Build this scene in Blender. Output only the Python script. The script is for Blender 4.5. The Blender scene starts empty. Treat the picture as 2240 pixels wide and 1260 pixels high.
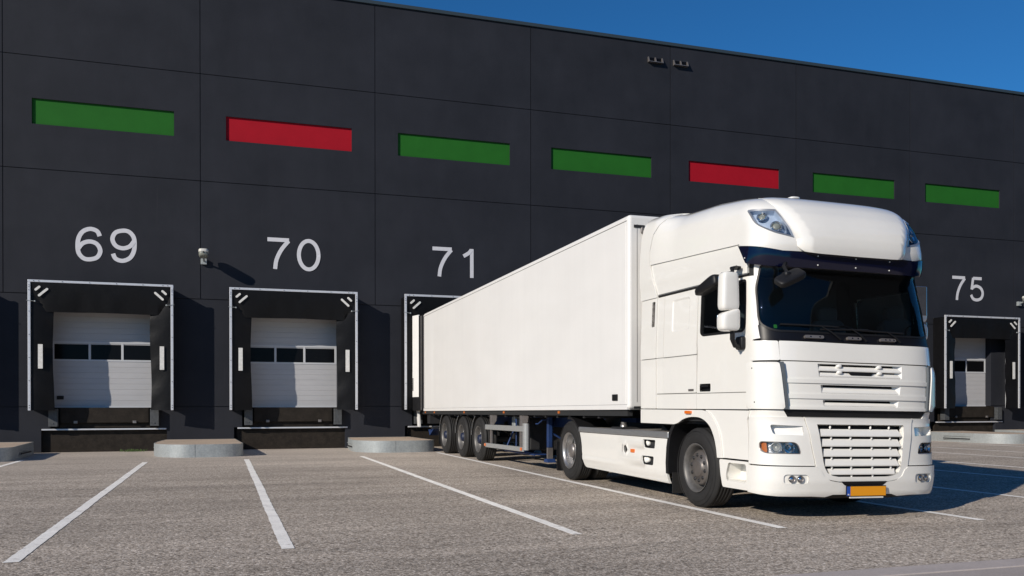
import bpy, bmesh, math, random
from mathutils import Vector, Matrix
from mathutils.geometry import delaunay_2d_cdt
random.seed(7)
R = math.radians
SC = bpy.context.scene
# ------------------------------------------------------------------ camera
cd = bpy.data.cameras.new("camera"); cam = bpy.data.objects.new("camera", cd); SC.collection.objects.link(cam)
cam.location = (.5462, -26.2876, 1.2575)
cam.rotation_euler = (math.pi/2 - .0037, .0008, -.3165)
cd.sensor_width = 36; cd.lens = 1941.4/2240*36; cd.shift_y = (893.5-630)/2240; cd.shift_x = 0
cd.clip_start = .1; cd.clip_end = 3000
SC.camera = cam
# ------------------------------------------------------------------ sky and sun
SUNV = Vector((-1.75, -1.0, .93)).normalized()
elev = math.asin(SUNV.z)
W = bpy.data.worlds.new("World"); SC.world = W; W.use_nodes = True
nt = W.node_tree; nt.nodes.clear()
sky = nt.nodes.new("ShaderNodeTexSky"); sky.sky_type = 'NISHITA'; sky.sun_disc = False
sky.sun_elevation = elev; sky.sun_rotation = R(240); sky.altitude = 400; sky.air_density = 1.0
sky.dust_density = .0; sky.ozone_density = 3.0
tint = nt.nodes.new("ShaderNodeVectorMath"); tint.operation = 'MULTIPLY'; tint.inputs[1].default_value = (.27, .90, 1.42)   # deep, polarised blue
bg = nt.nodes.new("ShaderNodeBackground"); bg.inputs[1].default_value = .062
out = nt.nodes.new("ShaderNodeOutputWorld")
nt.links.new(sky.outputs[0], tint.inputs[0]); nt.links.new(tint.outputs[0], bg.inputs[0]); nt.links.new(bg.outputs[0], out.inputs[0])
sl = bpy.data.lights.new("sun", 'SUN'); sl.energy = 4.55; sl.angle = R(.55); sl.color = (1, .915, .80)
so = bpy.data.objects.new("sun", sl); SC.collection.objects.link(so)
so.location = (-20, -40, 30); so.rotation_euler = SUNV.to_track_quat('Z', 'Y').to_euler()
SC.view_settings.view_transform = 'Standard'; SC.view_settings.look = 'None'
SC.view_settings.exposure = 0; SC.view_settings.gamma = 1

# ------------------------------------------------------------------ helpers
def link(o, parent=None):
    SC.collection.objects.link(o)
    if parent is not None: o.parent = parent
    return o
def tag(o, label=None, cat=None, group=None, kind=None):
    if label: o['label'] = label
    if cat: o['category'] = cat
    if group: o['group'] = group
    if kind: o['kind'] = kind
    return o
def empty(name, loc=(0,0,0), rz=0, parent=None):
    o = bpy.data.objects.new(name, None); o.location = loc; o.rotation_euler = (0,0,rz); o.empty_display_size = .2
    return link(o, parent)
class MB:
    def __init__(s): s.v=[]; s.f=[]; s.m=[]; s.ms=[]; s.cur=0; s.sm=[]; s.vn={}
    def mat(s, m):
        if m not in s.ms: s.ms.append(m)
        s.cur = s.ms.index(m); return s
    def add(s, vs, fs, smooth=False):
        b=len(s.v); s.v += [tuple(p) for p in vs]
        for f in fs: s.f.append(tuple(i+b for i in f)); s.m.append(s.cur); s.sm.append(smooth)
        return s
    def box(s, x0,x1,y0,y1,z0,z1):
        v=[(x,y,z) for z in (z0,z1) for y in (y0,y1) for x in (x0,x1)]
        return s.add(v,[(0,2,3,1),(4,5,7,6),(0,1,5,4),(2,6,7,3),(0,4,6,2),(1,3,7,5)])
    def prism(s, poly, d0, d1, axis='x', smooth=False):
        """poly of 2-D points extruded along axis; poly coords are the two other axes in order"""
        n=len(poly)
        def P(p,d):
            return (d,p[0],p[1]) if axis=='x' else (p[0],d,p[1]) if axis=='y' else (p[0],p[1],d)
        v=[P(p,d0) for p in poly]+[P(p,d1) for p in poly]
        f=[tuple(range(n))[::-1], tuple(range(n,2*n))]
        s.add(v,f)
        v2=list(v); s.add(v2,[(i,(i+1)%n,n+(i+1)%n,n+i) for i in range(n)],smooth)
        return s
    def tube(s, pts, r, n=8, cap=True, flat=1.):
        pts=[Vector(p) for p in pts]; rings=[]
        rr = r if isinstance(r,(list,tuple)) else [r]*len(pts)
        up=None; vs=[]
        for i,p in enumerate(pts):
            t=(pts[min(i+1,len(pts)-1)]-pts[max(i-1,0)]).normalized()
            if up is None:
                a=Vector((0,0,1)) if abs(t.z)<.9 else Vector((1,0,0))
                up=(a-t*a.dot(t)).normalized()
            else: up=(up-t*up.dot(t)).normalized()
            sd=t.cross(up)
            for k in range(n):
                a=2*math.pi*k/n; vs.append(p+up*math.cos(a)*rr[i]+sd*math.sin(a)*rr[i]*flat)
        fs=[(i*n+k,i*n+(k+1)%n,(i+1)*n+(k+1)%n,(i+1)*n+k) for i in range(len(pts)-1) for k in range(n)]
        s.add(vs,fs,True)
        if cap:
            s.add(vs[:n],[tuple(range(n))[::-1]]); s.add(vs[-n:],[tuple(range(n))])
        return s
    def lathe(s, prof, c, axis='x', n=48, smooth=True):
        """prof: (along axis, radius); c: centre"""
        vs=[]
        for (a,r) in prof:
            for k in range(n):
                t=2*math.pi*k/n; u,w=r*math.cos(t),r*math.sin(t)
                vs.append((c[0]+a,c[1]+u,c[2]+w) if axis=='x' else (c[0]+u,c[1]+a,c[2]+w) if axis=='y' else (c[0]+u,c[1]+w,c[2]+a))
        m=len(prof)
        fs=[(i*n+k,i*n+(k+1)%n,(i+1)*n+(k+1)%n,(i+1)*n+k) for i in range(m-1) for k in range(n)]
        return s.add(vs,fs,smooth)
    def sq(s, c, h, e1=.35, e2=.35, nu=28, nv=16, rot=None, fn=None):
        """superellipsoid"""
        f=lambda w,m: math.copysign(abs(w)**m,w)
        vs=[]
        for j in range(nv+1):
            v=-math.pi/2+math.pi*j/nv
            for i in range(nu):
                u=2*math.pi*i/nu
                p=Vector((h[0]*f(math.cos(v),e1)*f(math.cos(u),e2),h[1]*f(math.cos(v),e1)*f(math.sin(u),e2),h[2]*f(math.sin(v),e1)))
                if fn: p=fn(p)
                if rot: p=rot@p
                vs.append(Vector(c)+p)
        fs=[(j*nu+i,j*nu+(i+1)%nu,(j+1)*nu+(i+1)%nu,(j+1)*nu+i) for j in range(nv) for i in range(nu)]
        return s.add(vs,fs,True)
    def xf(s, fn, start=0):
        for i in range(start,len(s.v)): s.v[i]=tuple(fn(s.v[i]))
        return s
    def build(s, name, mat=None, parent=None, bevel=0, merge=False, segs=2, recalc=True):
        me=bpy.data.meshes.new(name); me.from_pydata(s.v,[],s.f); me.update()
        mats=s.ms if s.ms else [mat]
        for m in mats: me.materials.append(m)
        if s.ms:
            for p,m in zip(me.polygons,s.m): p.material_index=m
        for p,q in zip(me.polygons,s.sm): p.use_smooth=q
        if s.vn:
            nl=[]
            for p in me.polygons:
                for vi in p.vertices:
                    nl.append(s.vn.get(vi,(0,0,0)) if p.use_smooth else tuple(p.normal))
            me.normals_split_custom_set(nl)
            return link(bpy.data.objects.new(name,me),parent)
        bm=bmesh.new(); bm.from_mesh(me)
        if merge or bevel: bmesh.ops.remove_doubles(bm,verts=bm.verts,dist=1e-5)
        if bevel:
            es=[e for e in bm.edges if len(e.link_faces)==2 and e.calc_face_angle(0)>.6]
            bmesh.ops.bevel(bm,geom=es,offset=bevel,segments=segs,affect='EDGES',profile=.5,clamp_overlap=True)
        if recalc: bmesh.ops.recalc_face_normals(bm,faces=bm.faces)
        bm.to_mesh(me); bm.free()
        return link(bpy.data.objects.new(name,me),parent)
def children(o): return [c for c in bpy.data.objects if c.parent==o]
def copy_tree(o, parent=None):
    c=o.copy(); SC.collection.objects.link(c); c.parent=parent if parent else None
    for ch in children(o): copy_tree(ch,c)
    return c
def inpoly(p, poly):
    x,y=p; r=False; n=len(poly)
    for i in range(n):
        a=poly[i]; b=poly[i-1]
        if (a[1]>y)!=(b[1]>y) and x<(b[0]-a[0])*(y-a[1])/(b[1]-a[1])+a[0]: r=not r
    return r
def dens(poly, st=.06):
    o=[]
    for i in range(len(poly)):
        a=poly[i]; b=poly[(i+1)%len(poly)]
        n=max(1,int(math.hypot(b[0]-a[0],b[1]-a[1])/st+.5))
        for k in range(n): o.append((a[0]+(b[0]-a[0])*k/n,a[1]+(b[1]-a[1])*k/n))
    return o
def rnd(poly, r, n=4):
    o=[]; N=len(poly)
    for i in range(N):
        p=Vector(poly[i][:2]); a=Vector(poly[i-1][:2]); b=Vector(poly[(i+1)%N][:2])
        rr=poly[i][2] if len(poly[i])>2 else r
        if rr<=0: o.append(tuple(p)); continue
        da=(a-p); db=(b-p); k=min(rr,da.length*.49,db.length*.49)
        s=p+da.normalized()*k; e=p+db.normalized()*k
        for j in range(n+1):
            t=j/n; q=(1-t)**2*s+2*t*(1-t)*p+t*t*e; o.append(tuple(q))
    return o
def smoothcurve(pts, n=6, closed=False):
    o=[]; N=len(pts); P=[Vector(p) for p in pts]
    g=(lambda i:P[i%N]) if closed else (lambda i:P[max(0,min(N-1,i))])
    for i in range(N if closed else N-1):
        a,b,c,d=g(i-1),g(i),g(i+1),g(i+2)
        for k in range(n):
            t=k/n; o.append(tuple(.5*((2*b)+(c-a)*t+(2*a-5*b+4*c-d)*t*t+(3*b-a-3*c+d)*t**3)))
    if not closed: o.append(tuple(P[-1]))
    return o
def wmap(u,v,o): return (u,-o,v)
VMAX=3.734
def panel(mb, outline, holes=(), mp=None, off=0., thick=.015, grid=.07, st=.05, bev=.004):
    """a sheet with thickness whose outline lives in a 2-D chart mapped to space by mp(u,v,off)"""
    O=dens(outline,st); H=[dens(h,min(st,.03)) for h in holes]
    F=(lambda u,v:off(u,v)) if callable(off) else (lambda u,v:off)
    vs=[]; es=[]
    for L in [O]+H:
        b=len(vs); n=len(L); vs+=[Vector(p) for p in L]; es+=[(b+i,b+(i+1)%n) for i in range(n)]
    x0=min(p[0] for p in O); x1=max(p[0] for p in O); y0=min(p[1] for p in O); y1=max(p[1] for p in O)
    def edist(p):
        m=9
        for L in [O]+H:
            for q in L:
                d=(q[0]-p[0])**2+(q[1]-p[1])**2
                if d<m: m=d
        return m
    nx=int((x1-x0)/grid); ny=int((y1-y0)/grid)
    if nx*ny<9000:
        for i in range(1,nx+1):
            for j in range(1,ny+1):
                p=(x0+(x1-x0)*i/(nx+1),y0+(y1-y0)*j/(ny+1))
                if inpoly(p,O) and not any(inpoly(p,h) for h in H) and edist(p)>(grid*.35)**2: vs.append(Vector(p))
    r=delaunay_2d_cdt(vs,es,[],0,1e-5)
    V=r[0]; T=[]
    for f in r[2]:
        c=(sum(V[i][0] for i in f)/len(f),sum(V[i][1] for i in f)/len(f))
        if inpoly(c,O) and not any(inpoly(c,h) for h in H): T.append(tuple(f))
    b0=len(mb.v)
    mb.add([mp(p[0],p[1],F(p[0],p[1])) for p in V],T,True)
    h=.006
    for i,p in enumerate(V):
        u,v=p[0],p[1]; v1=min(v+h,VMAX) if mp is not wmap else v+h
        a=Vector(mp(u+h,v,F(u+h,v)))-Vector(mp(u-h,v,F(u-h,v))); c=Vector(mp(u,v1,F(u,v1)))-Vector(mp(u,v-h,F(u,v-h)))
        n=a.cross(c)
        if n.length>1e-12: mb.vn[b0+i]=tuple(n.normalized())
    for L in [O]+H:
        n=len(L); a=[mp(p[0],p[1],F(p[0],p[1])) for p in L]; b=[mp(p[0],p[1],F(p[0],p[1])-thick) for p in L]
        mb.add(a+b,[(i,(i+1)%n,n+(i+1)%n,n+i) for i in range(n)],False)
    return mb
def rim(mb, L, mp, o0, o1, st=.03):
    L=dens(L,st); n=len(L)
    return mb.add([mp(p[0],p[1],o0) for p in L]+[mp(p[0],p[1],o1) for p in L],[(i,(i+1)%n,n+(i+1)%n,n+i) for i in range(n)],False)
def inset(L, d):
    """approx. inward offset of a closed 2-D outline"""
    n=len(L); o=[]; A=sum(L[i-1][0]*L[i][1]-L[i][0]*L[i-1][1] for i in range(n)); sg=1 if A>0 else -1
    for i in range(n):
        a=Vector(L[i-1]); b=Vector(L[i]); c=Vector(L[(i+1)%n])
        t=((b-a).normalized()+(c-b).normalized())
        if t.length<1e-6: o.append(tuple(b)); continue
        t.normalize(); o.append((b.x-sg*t.y*d,b.y+sg*t.x*d))
    return o
def stripring(mb, A, B, mp, oa, ob):
    n=len(A)
    return mb.add([mp(p[0],p[1],oa) for p in A]+[mp(p[0],p[1],ob) for p in B],[(i,(i+1)%n,n+(i+1)%n,n+i) for i in range(n)],True)

# ------------------------------------------------------------------ materials
def mat(name, col, rough=.5, metal=0, coat=0, spec=None, noise=None, bump=None, coatr=.05):
    m=bpy.data.materials.new(name); m.use_nodes=True; nt=m.node_tree; b=nt.nodes["Principled BSDF"]
    b.inputs['Base Color'].default_value=(*col,1); b.inputs['Roughness'].default_value=rough; b.inputs['Metallic'].default_value=metal
    b.inputs['Coat Weight'].default_value=coat; b.inputs['Coat Roughness'].default_value=coatr
    if spec is not None: b.inputs['Specular IOR Level'].default_value=spec
    tc=nt.nodes.new("ShaderNodeTexCoord")
    if noise:
        for k,(sc,amt,stretch) in enumerate(noise):
            mp=nt.nodes.new("ShaderNodeMapping"); mp.inputs['Scale'].default_value=stretch
            nt.links.new(tc.outputs['Object'],mp.inputs[0])
            n=nt.nodes.new("ShaderNodeTexNoise"); n.inputs['Scale'].default_value=sc; n.inputs['Detail'].default_value=6; n.inputs['Roughness'].default_value=.6
            nt.links.new(mp.outputs[0],n.inputs['Vector'])
            mr=nt.nodes.new("ShaderNodeMapRange"); mr.inputs[1].default_value=.3; mr.inputs[2].default_value=.7; mr.inputs[3].default_value=1-amt; mr.inputs[4].default_value=1+amt
            nt.links.new(n.outputs[0],mr.inputs[0])
            mx=nt.nodes.new("ShaderNodeVectorMath"); mx.operation='SCALE'
            src=b.inputs['Base Color'].links[0].from_socket if b.inputs['Base Color'].links else None
            if src: nt.links.new(src,mx.inputs[0])
            else: mx.inputs[0].default_value=col
            nt.links.new(mr.outputs[0],mx.inputs['Scale']); nt.links.new(mx.outputs[0],b.inputs['Base Color'])
    if bump:
        sc,st,di=bump
        n=nt.nodes.new("ShaderNodeTexNoise"); n.inputs['Scale'].default_value=sc; n.inputs['Detail'].default_value=4
        nt.links.new(tc.outputs['Object'],n.inputs['Vector'])
        bp=nt.nodes.new("ShaderNodeBump"); bp.inputs['Strength'].default_value=st; bp.inputs['Distance'].default_value=di
        nt.links.new(n.outputs[0],bp.inputs['Height']); nt.links.new(bp.outputs[0],b.inputs['Normal'])
    return m
one=(1,1,1)
M={}
M['paint']=mat('cab_paint',(.80,.785,.74),.28,coat=1.0,coatr=.03,noise=[(1.3,.015,one),(14,.01,one)])
M['trailer']=mat('trailer_paint',(.755,.745,.725),.42,coat=.25,noise=[(.7,.02,(1,1,3)),(3,.014,(4,1.5,.12)),(.35,.02,one)],bump=(1.2,.12,.012))
M['plasticW']=mat('white_plastic',(.74,.72,.66),.45,coat=.2)
M['black']=mat('black_plastic',(.008,.008,.009),.5,spec=.35,noise=[(9,.2,one)])
M['blackgloss']=mat('gloss_black_sky_tint',(.002,.003,.016),.10,coat=.3)  # navy in the base stands in for sky reflected by the visor
M['scuttle']=mat('scuttle_black',(.005,.005,.007),.4,spec=.3)
M['slotgrey']=mat('slot_grey',(.075,.088,.10),.6)
M['vane']=mat('vane_ivory_shaded',(.42,.40,.30),.6)  # ivory darkened, slight shade behind the vane put into the colour
M['inner']=mat('dark_interior',(.015,.016,.017),.8)
M['rubber']=mat('tyre_rubber',(.0125,.012,.0118),.75,noise=[(6,.25,one),(60,.12,one)],bump=(90,.15,.003))
M['chassis']=mat('chassis_dark',(.018,.018,.02),.6,noise=[(5,.35,one)])
M['blue']=mat('blue_chassis_paint',(.012,.035,.12),.5,noise=[(5,.3,one)])
M['alu']=mat('aluminium',(.42,.43,.44),.38,metal=.75,noise=[(7,.06,(1,1,6))])
M['steeld']=mat('wheel_steel_dull',(.13,.125,.12),.5,metal=.4,noise=[(12,.2,one)])
M['guard']=mat('guard_aluminium',(.36,.365,.36),.42,metal=.35,noise=[(7,.05,(1,1,6))])
M['blued']=mat('dark_blue_hub',(.006,.013,.04),.5)
M['steel']=mat('wheel_steel',(.40,.39,.38),.36,metal=.85,noise=[(12,.12,one)])
M['hubd']=mat('wheel_disc_grey',(.15,.135,.125),.42,metal=.5,noise=[(10,.15,one)])
M['backing']=mat('seam_backing',(.30,.29,.27),.8)
M['darkamber']=mat('shaded_amber_lens',(.45,.12,.02),.4)  # darker amber, the shadow under the trailer edge put into the colour
M['bumpblk']=mat('dock_bumper_steel',(.07,.075,.08),.6,metal=.2,noise=[(14,.3,one)])
M['hub']=mat('hub_grey',(.24,.22,.21),.4,metal=.6,noise=[(10,.12,one)])
M['galv']=mat('galvanised_steel',(.32,.345,.35),.5,metal=.25,noise=[(3.5,.10,one),(26,.14,one)],bump=(30,.08,.004))
M['grate']=mat('dusty_catwalk',(.20,.185,.17),.8,noise=[(30,.3,one)])
M['amber']=mat('amber_lens',(.75,.16,.01),.2,coat=1)
M['red']=mat('red_band',(.34,.006,.016),.7,spec=.15,noise=[(2,.05,one)])
M['green']=mat('green_band',(.016,.115,.014),.7,spec=.15,noise=[(2,.06,one)])
M['num']=mat('number_white',(.60,.60,.63),.6,noise=[(8,.04,one)])
M['frame']=mat('shelter_frame',(.62,.63,.66),.4,metal=.3,noise=[(5,.06,(1,1,4))])
M['curtain']=mat('shelter_fabric',(.0040,.0040,.0048),.5,spec=.2,noise=[(2.5,.3,(1,1,.5)),(11,.2,one)],bump=(2.2,.28,.06))
M['mark']=mat('marker_white',(.66,.65,.62),.5,noise=[(16,.12,one)])
M['door']=mat('dock_door_grey',(.42,.42,.43),.5,noise=[(2,.04,(1,1,4))])
M['doorframe']=mat('dock_door_frame',(.5,.51,.53),.4)
M['pane']=mat('dark_pane',(.005,.005,.006),.25,spec=.12)
M['leveller']=mat('leveller_steel',(.020,.016,.0125),.75,spec=.2,noise=[(6,.35,one),(28,.25,one)])
M['cap']=mat('roof_capping',(.03,.045,.055),.5)
M['lampw']=mat('lamp_cap',(.58,.57,.52),.45); M['lampg']=mat('lamp_glass',(.22,.23,.2),.3)
M['plate']=mat('plate_orange',(.75,.30,.01),.4); M['plateb']=mat('plate_blue',(.015,.07,.35),.4)
M['lensb']=mat('lamp_bowl',(.62,.63,.66),.22,metal=.3,bump=(70,.8,.01)); M['chrome']=mat('chrome',(.8,.8,.82),.07,metal=1)
M['skybowl']=mat('roof_lamp_bowl_sky',(.42,.50,.62),.3,metal=.15,bump=(40,.5,.01))  # bluish sky reflection painted into the bowl colour
M['seat']=mat('seat_fabric',(.05,.055,.06),.9)
M['topconc']=mat('island_top_concrete',(.46,.36,.27),.9,noise=[(2,.14,one),(40,.2,one)],bump=(60,.3,.004))
M['weed']=mat('weed_green',(.07,.12,.03),.8)
def glassmat(name,tint,ior=1.5,rough=0.0):
    m=bpy.data.materials.new(name); m.use_nodes=True; nt=m.node_tree; nt.nodes.clear()
    o=nt.nodes.new("ShaderNodeOutputMaterial"); mx=nt.nodes.new("ShaderNodeMixShader"); fr=nt.nodes.new("ShaderNodeFresnel"); fr.inputs[0].default_value=ior
    t=nt.nodes.new("ShaderNodeBsdfTransparent"); t.inputs[0].default_value=(*tint,1); g=nt.nodes.new("ShaderNodeBsdfGlossy"); g.inputs['Roughness'].default_value=rough
    nt.links.new(fr.outputs[0],mx.inputs[0]); nt.links.new(t.outputs[0],mx.inputs[1]); nt.links.new(g.outputs[0],mx.inputs[2]); nt.links.new(mx.outputs[0],o.inputs[0]); return m
M['glass']=glassmat('cab_glass',(.88,.96,.95),1.48)
M['sideglass']=glassmat('side_glass',(.84,.95,.94),1.42)
M['lens']=glassmat('lamp_lens',(.93,.95,.97),1.45,.02)

def nd(nt,t,**k):
    n=nt.nodes.new(t)
    for a,b in k.items(): setattr(n,a,b)
    return n
def wallmat():
    m=bpy.data.materials.new('facade_concrete_dark'); m.use_nodes=True; nt=m.node_tree; b=nt.nodes["Principled BSDF"]; L=nt.links.new
    tc=nd(nt,"ShaderNodeTexCoord")
    def noise(sc,stretch,det=6,rough=.6):
        mp=nd(nt,"ShaderNodeMapping"); mp.inputs['Scale'].default_value=stretch; L(tc.outputs['Object'],mp.inputs[0])
        n=nd(nt,"ShaderNodeTexNoise"); n.inputs['Scale'].default_value=sc; n.inputs['Detail'].default_value=det; n.inputs['Roughness'].default_value=rough
        L(mp.outputs[0],n.inputs['Vector']); return n.outputs[0]
    cr=nd(nt,"ShaderNodeValToRGB"); e=cr.color_ramp
    e.elements[0].position=.3; e.elements[0].color=(.0165,.0182,.0240,1); e.elements[1].position=.72; e.elements[1].color=(.0245,.0264,.0340,1)
    a=nd(nt,"ShaderNodeMath",operation='ADD'); L(noise(.45,(1,1,1.3)),a.inputs[0])
    s=nd(nt,"ShaderNodeMath",operation='MULTIPLY'); L(noise(2.2,(1,1,.35)),s.inputs[0]); s.inputs[1].default_value=.45
    L(s.outputs[0],a.inputs[1]); a2=nd(nt,"ShaderNodeMath",operation='SUBTRACT'); L(a.outputs[0],a2.inputs[0]); a2.inputs[1].default_value=.22; L(a2.outputs[0],cr.inputs[0])
    # pale vertical run marks
    v=noise(5.0,(1,1,.05),4,.6); mr=nd(nt,"ShaderNodeMapRange"); mr.inputs[1].default_value=.66; mr.inputs[2].default_value=.8; mr.inputs[3].default_value=0; mr.inputs[4].default_value=.25; L(v,mr.inputs[0])
    mx=nd(nt,"ShaderNodeMixRGB"); mx.inputs[2].default_value=(.05,.05,.056,1); L(mr.outputs[0],mx.inputs[0]); L(cr.outputs[0],mx.inputs[1]); 
    ox=nd(nt,"ShaderNodeSeparateXYZ"); L(tc.outputs['Object'],ox.inputs[0])
    dv=nd(nt,"ShaderNodeMath",operation='DIVIDE'); L(ox.outputs['X'],dv.inputs[0]); dv.inputs[1].default_value=4.89
    fl=nd(nt,"ShaderNodeMath",operation='FLOOR'); L(dv.outputs[0],fl.inputs[0]); d2=nd(nt,"ShaderNodeMath",operation='DIVIDE'); L(ox.outputs['Z'],d2.inputs[0]); d2.inputs[1].default_value=3.515
    f2=nd(nt,"ShaderNodeMath",operation='FLOOR'); L(d2.outputs[0],f2.inputs[0]); cb=nd(nt,"ShaderNodeCombineXYZ"); L(fl.outputs[0],cb.inputs[0])
    wn=nd(nt,"ShaderNodeTexWhiteNoise"); L(cb.outputs[0],wn.inputs[0]); w2=nd(nt,"ShaderNodeMapRange"); w2.inputs[3].default_value=.94; w2.inputs[4].default_value=1.06; L(wn.outputs[0],w2.inputs[0])
    sc2=nd(nt,"ShaderNodeVectorMath",operation='SCALE'); L(mx.outputs[0],sc2.inputs[0]); L(w2.outputs[0],sc2.inputs['Scale']); L(sc2.outputs[0],b.inputs['Base Color'])
    b.inputs['Roughness'].default_value=.7; b.inputs['Specular IOR Level'].default_value=.18
    bp=nd(nt,"ShaderNodeBump"); bp.inputs['Strength'].default_value=.25; bp.inputs['Distance'].default_value=.01; L(noise(9,one,8,.65),bp.inputs['Height']); L(bp.outputs[0],b.inputs['Normal'])
    return m
M['wall']=wallmat()
def asphalt():
    m=bpy.data.materials.new('weathered_asphalt'); m.use_nodes=True; nt=m.node_tree; b=nt.nodes["Principled BSDF"]; L=nt.links.new
    tc=nd(nt,"ShaderNodeTexCoord")
    def mp(stretch):
        p=nd(nt,"ShaderNodeMapping"); p.inputs['Scale'].default_value=stretch; L(tc.outputs['Object'],p.inputs[0]); return p.outputs[0]
    # aggregate: small stones of varied grey in a dark binder
    vo=nd(nt,"ShaderNodeTexVoronoi"); vo.inputs['Scale'].default_value=62; L(mp(one),vo.inputs['Vector'])
    sep=nd(nt,"ShaderNodeSeparateColor"); L(vo.outputs['Color'],sep.inputs[0])
    cr=nd(nt,"ShaderNodeValToRGB"); e=cr.color_ramp
    e.elements[0].position=0; e.elements[0].color=(.26,.215,.175,1); e.elements[1].position=1; e.elements[1].color=(.82,.755,.68,1)
    x=e.elements.new(.35); x.color=(.47,.41,.345,1); x=e.elements.new(.75); x.color=(.60,.53,.455,1)
    L(sep.outputs[0],cr.inputs[0])
    md=nd(nt,"ShaderNodeMapRange"); md.inputs[1].default_value=.25; md.inputs[2].default_value=.75; md.inputs[3].default_value=1; md.inputs[4].default_value=.66; L(vo.outputs['Distance'],md.inputs[0])
    n2=nd(nt,"ShaderNodeTexNoise"); n2.inputs['Scale'].default_value=26; n2.inputs['Detail'].default_value=5; L(mp(one),n2.inputs['Vector'])
    m2=nd(nt,"ShaderNodeMapRange"); m2.inputs[1].default_value=.3; m2.inputs[2].default_value=.7; m2.inputs[3].default_value=.66; m2.inputs[4].default_value=1.32; L(n2.outputs[0],m2.inputs[0])
    n3=nd(nt,"ShaderNodeTexNoise"); n3.inputs['Scale'].default_value=.5; n3.inputs['Detail'].default_value=7; n3.inputs['Roughness'].default_value=.62; L(mp((.45,1.2,1)),n3.inputs['Vector'])
    m3=nd(nt,"ShaderNodeMapRange"); m3.inputs[1].default_value=.3; m3.inputs[2].default_value=.7; m3.inputs[3].default_value=.78; m3.inputs[4].default_value=1.2; L(n3.outputs[0],m3.inputs[0])
    n4=nd(nt,"ShaderNodeTexNoise"); n4.inputs['Scale'].default_value=1.3; n4.inputs['Detail'].default_value=4; L(mp((.12,2.2,1)),n4.inputs['Vector'])
    m4=nd(nt,"ShaderNodeMapRange"); m4.inputs[1].default_value=.3; m4.inputs[2].default_value=.7; m4.inputs[3].default_value=.86; m4.inputs[4].default_value=1.11; L(n4.outputs[0],m4.inputs[0])
    cur=cr.outputs[0]
    v2=nd(nt,"ShaderNodeTexVoronoi"); v2.inputs['Scale'].default_value=27; L(mp(one),v2.inputs['Vector'])
    s2=nd(nt,"ShaderNodeSeparateColor"); L(v2.outputs['Color'],s2.inputs[0])
    m6=nd(nt,"ShaderNodeMapRange"); m6.inputs[1].default_value=.0; m6.inputs[2].default_value=.32; m6.inputs[3].default_value=.62; m6.inputs[4].default_value=1.04; L(s2.outputs[1],m6.inputs[0])
    n7=nd(nt,"ShaderNodeTexNoise"); n7.inputs['Scale'].default_value=.33; n7.inputs['Detail'].default_value=5; n7.inputs['Distortion'].default_value=.6; L(mp((.10,1.6,1)),n7.inputs['Vector'])
    m7=nd(nt,"ShaderNodeMapRange"); m7.inputs[1].default_value=.35; m7.inputs[2].default_value=.65; m7.inputs[3].default_value=.86; m7.inputs[4].default_value=1.10; L(n7.outputs[0],m7.inputs[0])
    for q in (md,m2,m3,m4,m6,m7):
        v=nd(nt,"ShaderNodeVectorMath",operation='SCALE'); L(cur,v.inputs[0]); L(q.outputs[0],v.inputs['Scale']); cur=v.outputs[0]
    # paler dust towards the dock wall and a few oil spots
    px=nd(nt,"ShaderNodeSeparateXYZ"); L(tc.outputs['Object'],px.inputs[0])
    dz=nd(nt,"ShaderNodeMapRange"); dz.inputs[1].default_value=-11; dz.inputs[2].default_value=-1; dz.inputs[3].default_value=0; dz.inputs[4].default_value=.55; L(px.outputs['Y'],dz.inputs[0])
    dm=nd(nt,"ShaderNodeMixRGB"); dm.inputs[2].default_value=(.56,.50,.445,1); L(dz.outputs[0],dm.inputs[0]); L(cur,dm.inputs[1]); cur=dm.outputs[0]
    n5=nd(nt,"ShaderNodeTexNoise"); n5.inputs['Scale'].default_value=.9; n5.inputs['Detail'].default_value=3; L(mp((.8,1.1,1)),n5.inputs['Vector'])
    m5=nd(nt,"ShaderNodeMapRange"); m5.inputs[1].default_value=.64; m5.inputs[2].default_value=.74; m5.inputs[3].default_value=0; m5.inputs[4].default_value=.5; L(n5.outputs[0],m5.inputs[0])
    om=nd(nt,"ShaderNodeMixRGB"); om.inputs[2].default_value=(.22,.19,.16,1); L(m5.outputs[0],om.inputs[0]); L(cur,om.inputs[1]); cur=om.outputs[0]
    wm=nd(nt,"ShaderNodeVectorMath",operation='MULTIPLY'); wm.inputs[1].default_value=(.99,.967,.937); L(cur,wm.inputs[0]); cur=wm.outputs[0]
    L(cur,b.inputs['Base Color']); b.inputs['Roughness'].default_value=.88; b.inputs['Specular IOR Level'].default_value=.3
    ad=nd(nt,"ShaderNodeMath",operation='ADD'); L(vo.outputs['Distance'],ad.inputs[0]); L(n2.outputs[0],ad.inputs[1])
    bp=nd(nt,"ShaderNodeBump"); bp.inputs['Strength'].default_value=.45; bp.inputs['Distance'].default_value=.006; bp.invert=True; L(ad.outputs[0],bp.inputs['Height']); L(bp.outputs[0],b.inputs['Normal'])
    return m
M['asphalt']=asphalt()
M['crack']=mat('crack_dark',(.13,.115,.10),.95,noise=[(12,.4,one)])
M['linepaint']=mat('line_paint',(.92,.89,.83),.8,noise=[(45,.12,one),(3,.10,one),(160,.10,one)],bump=(80,.4,.004))
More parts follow.
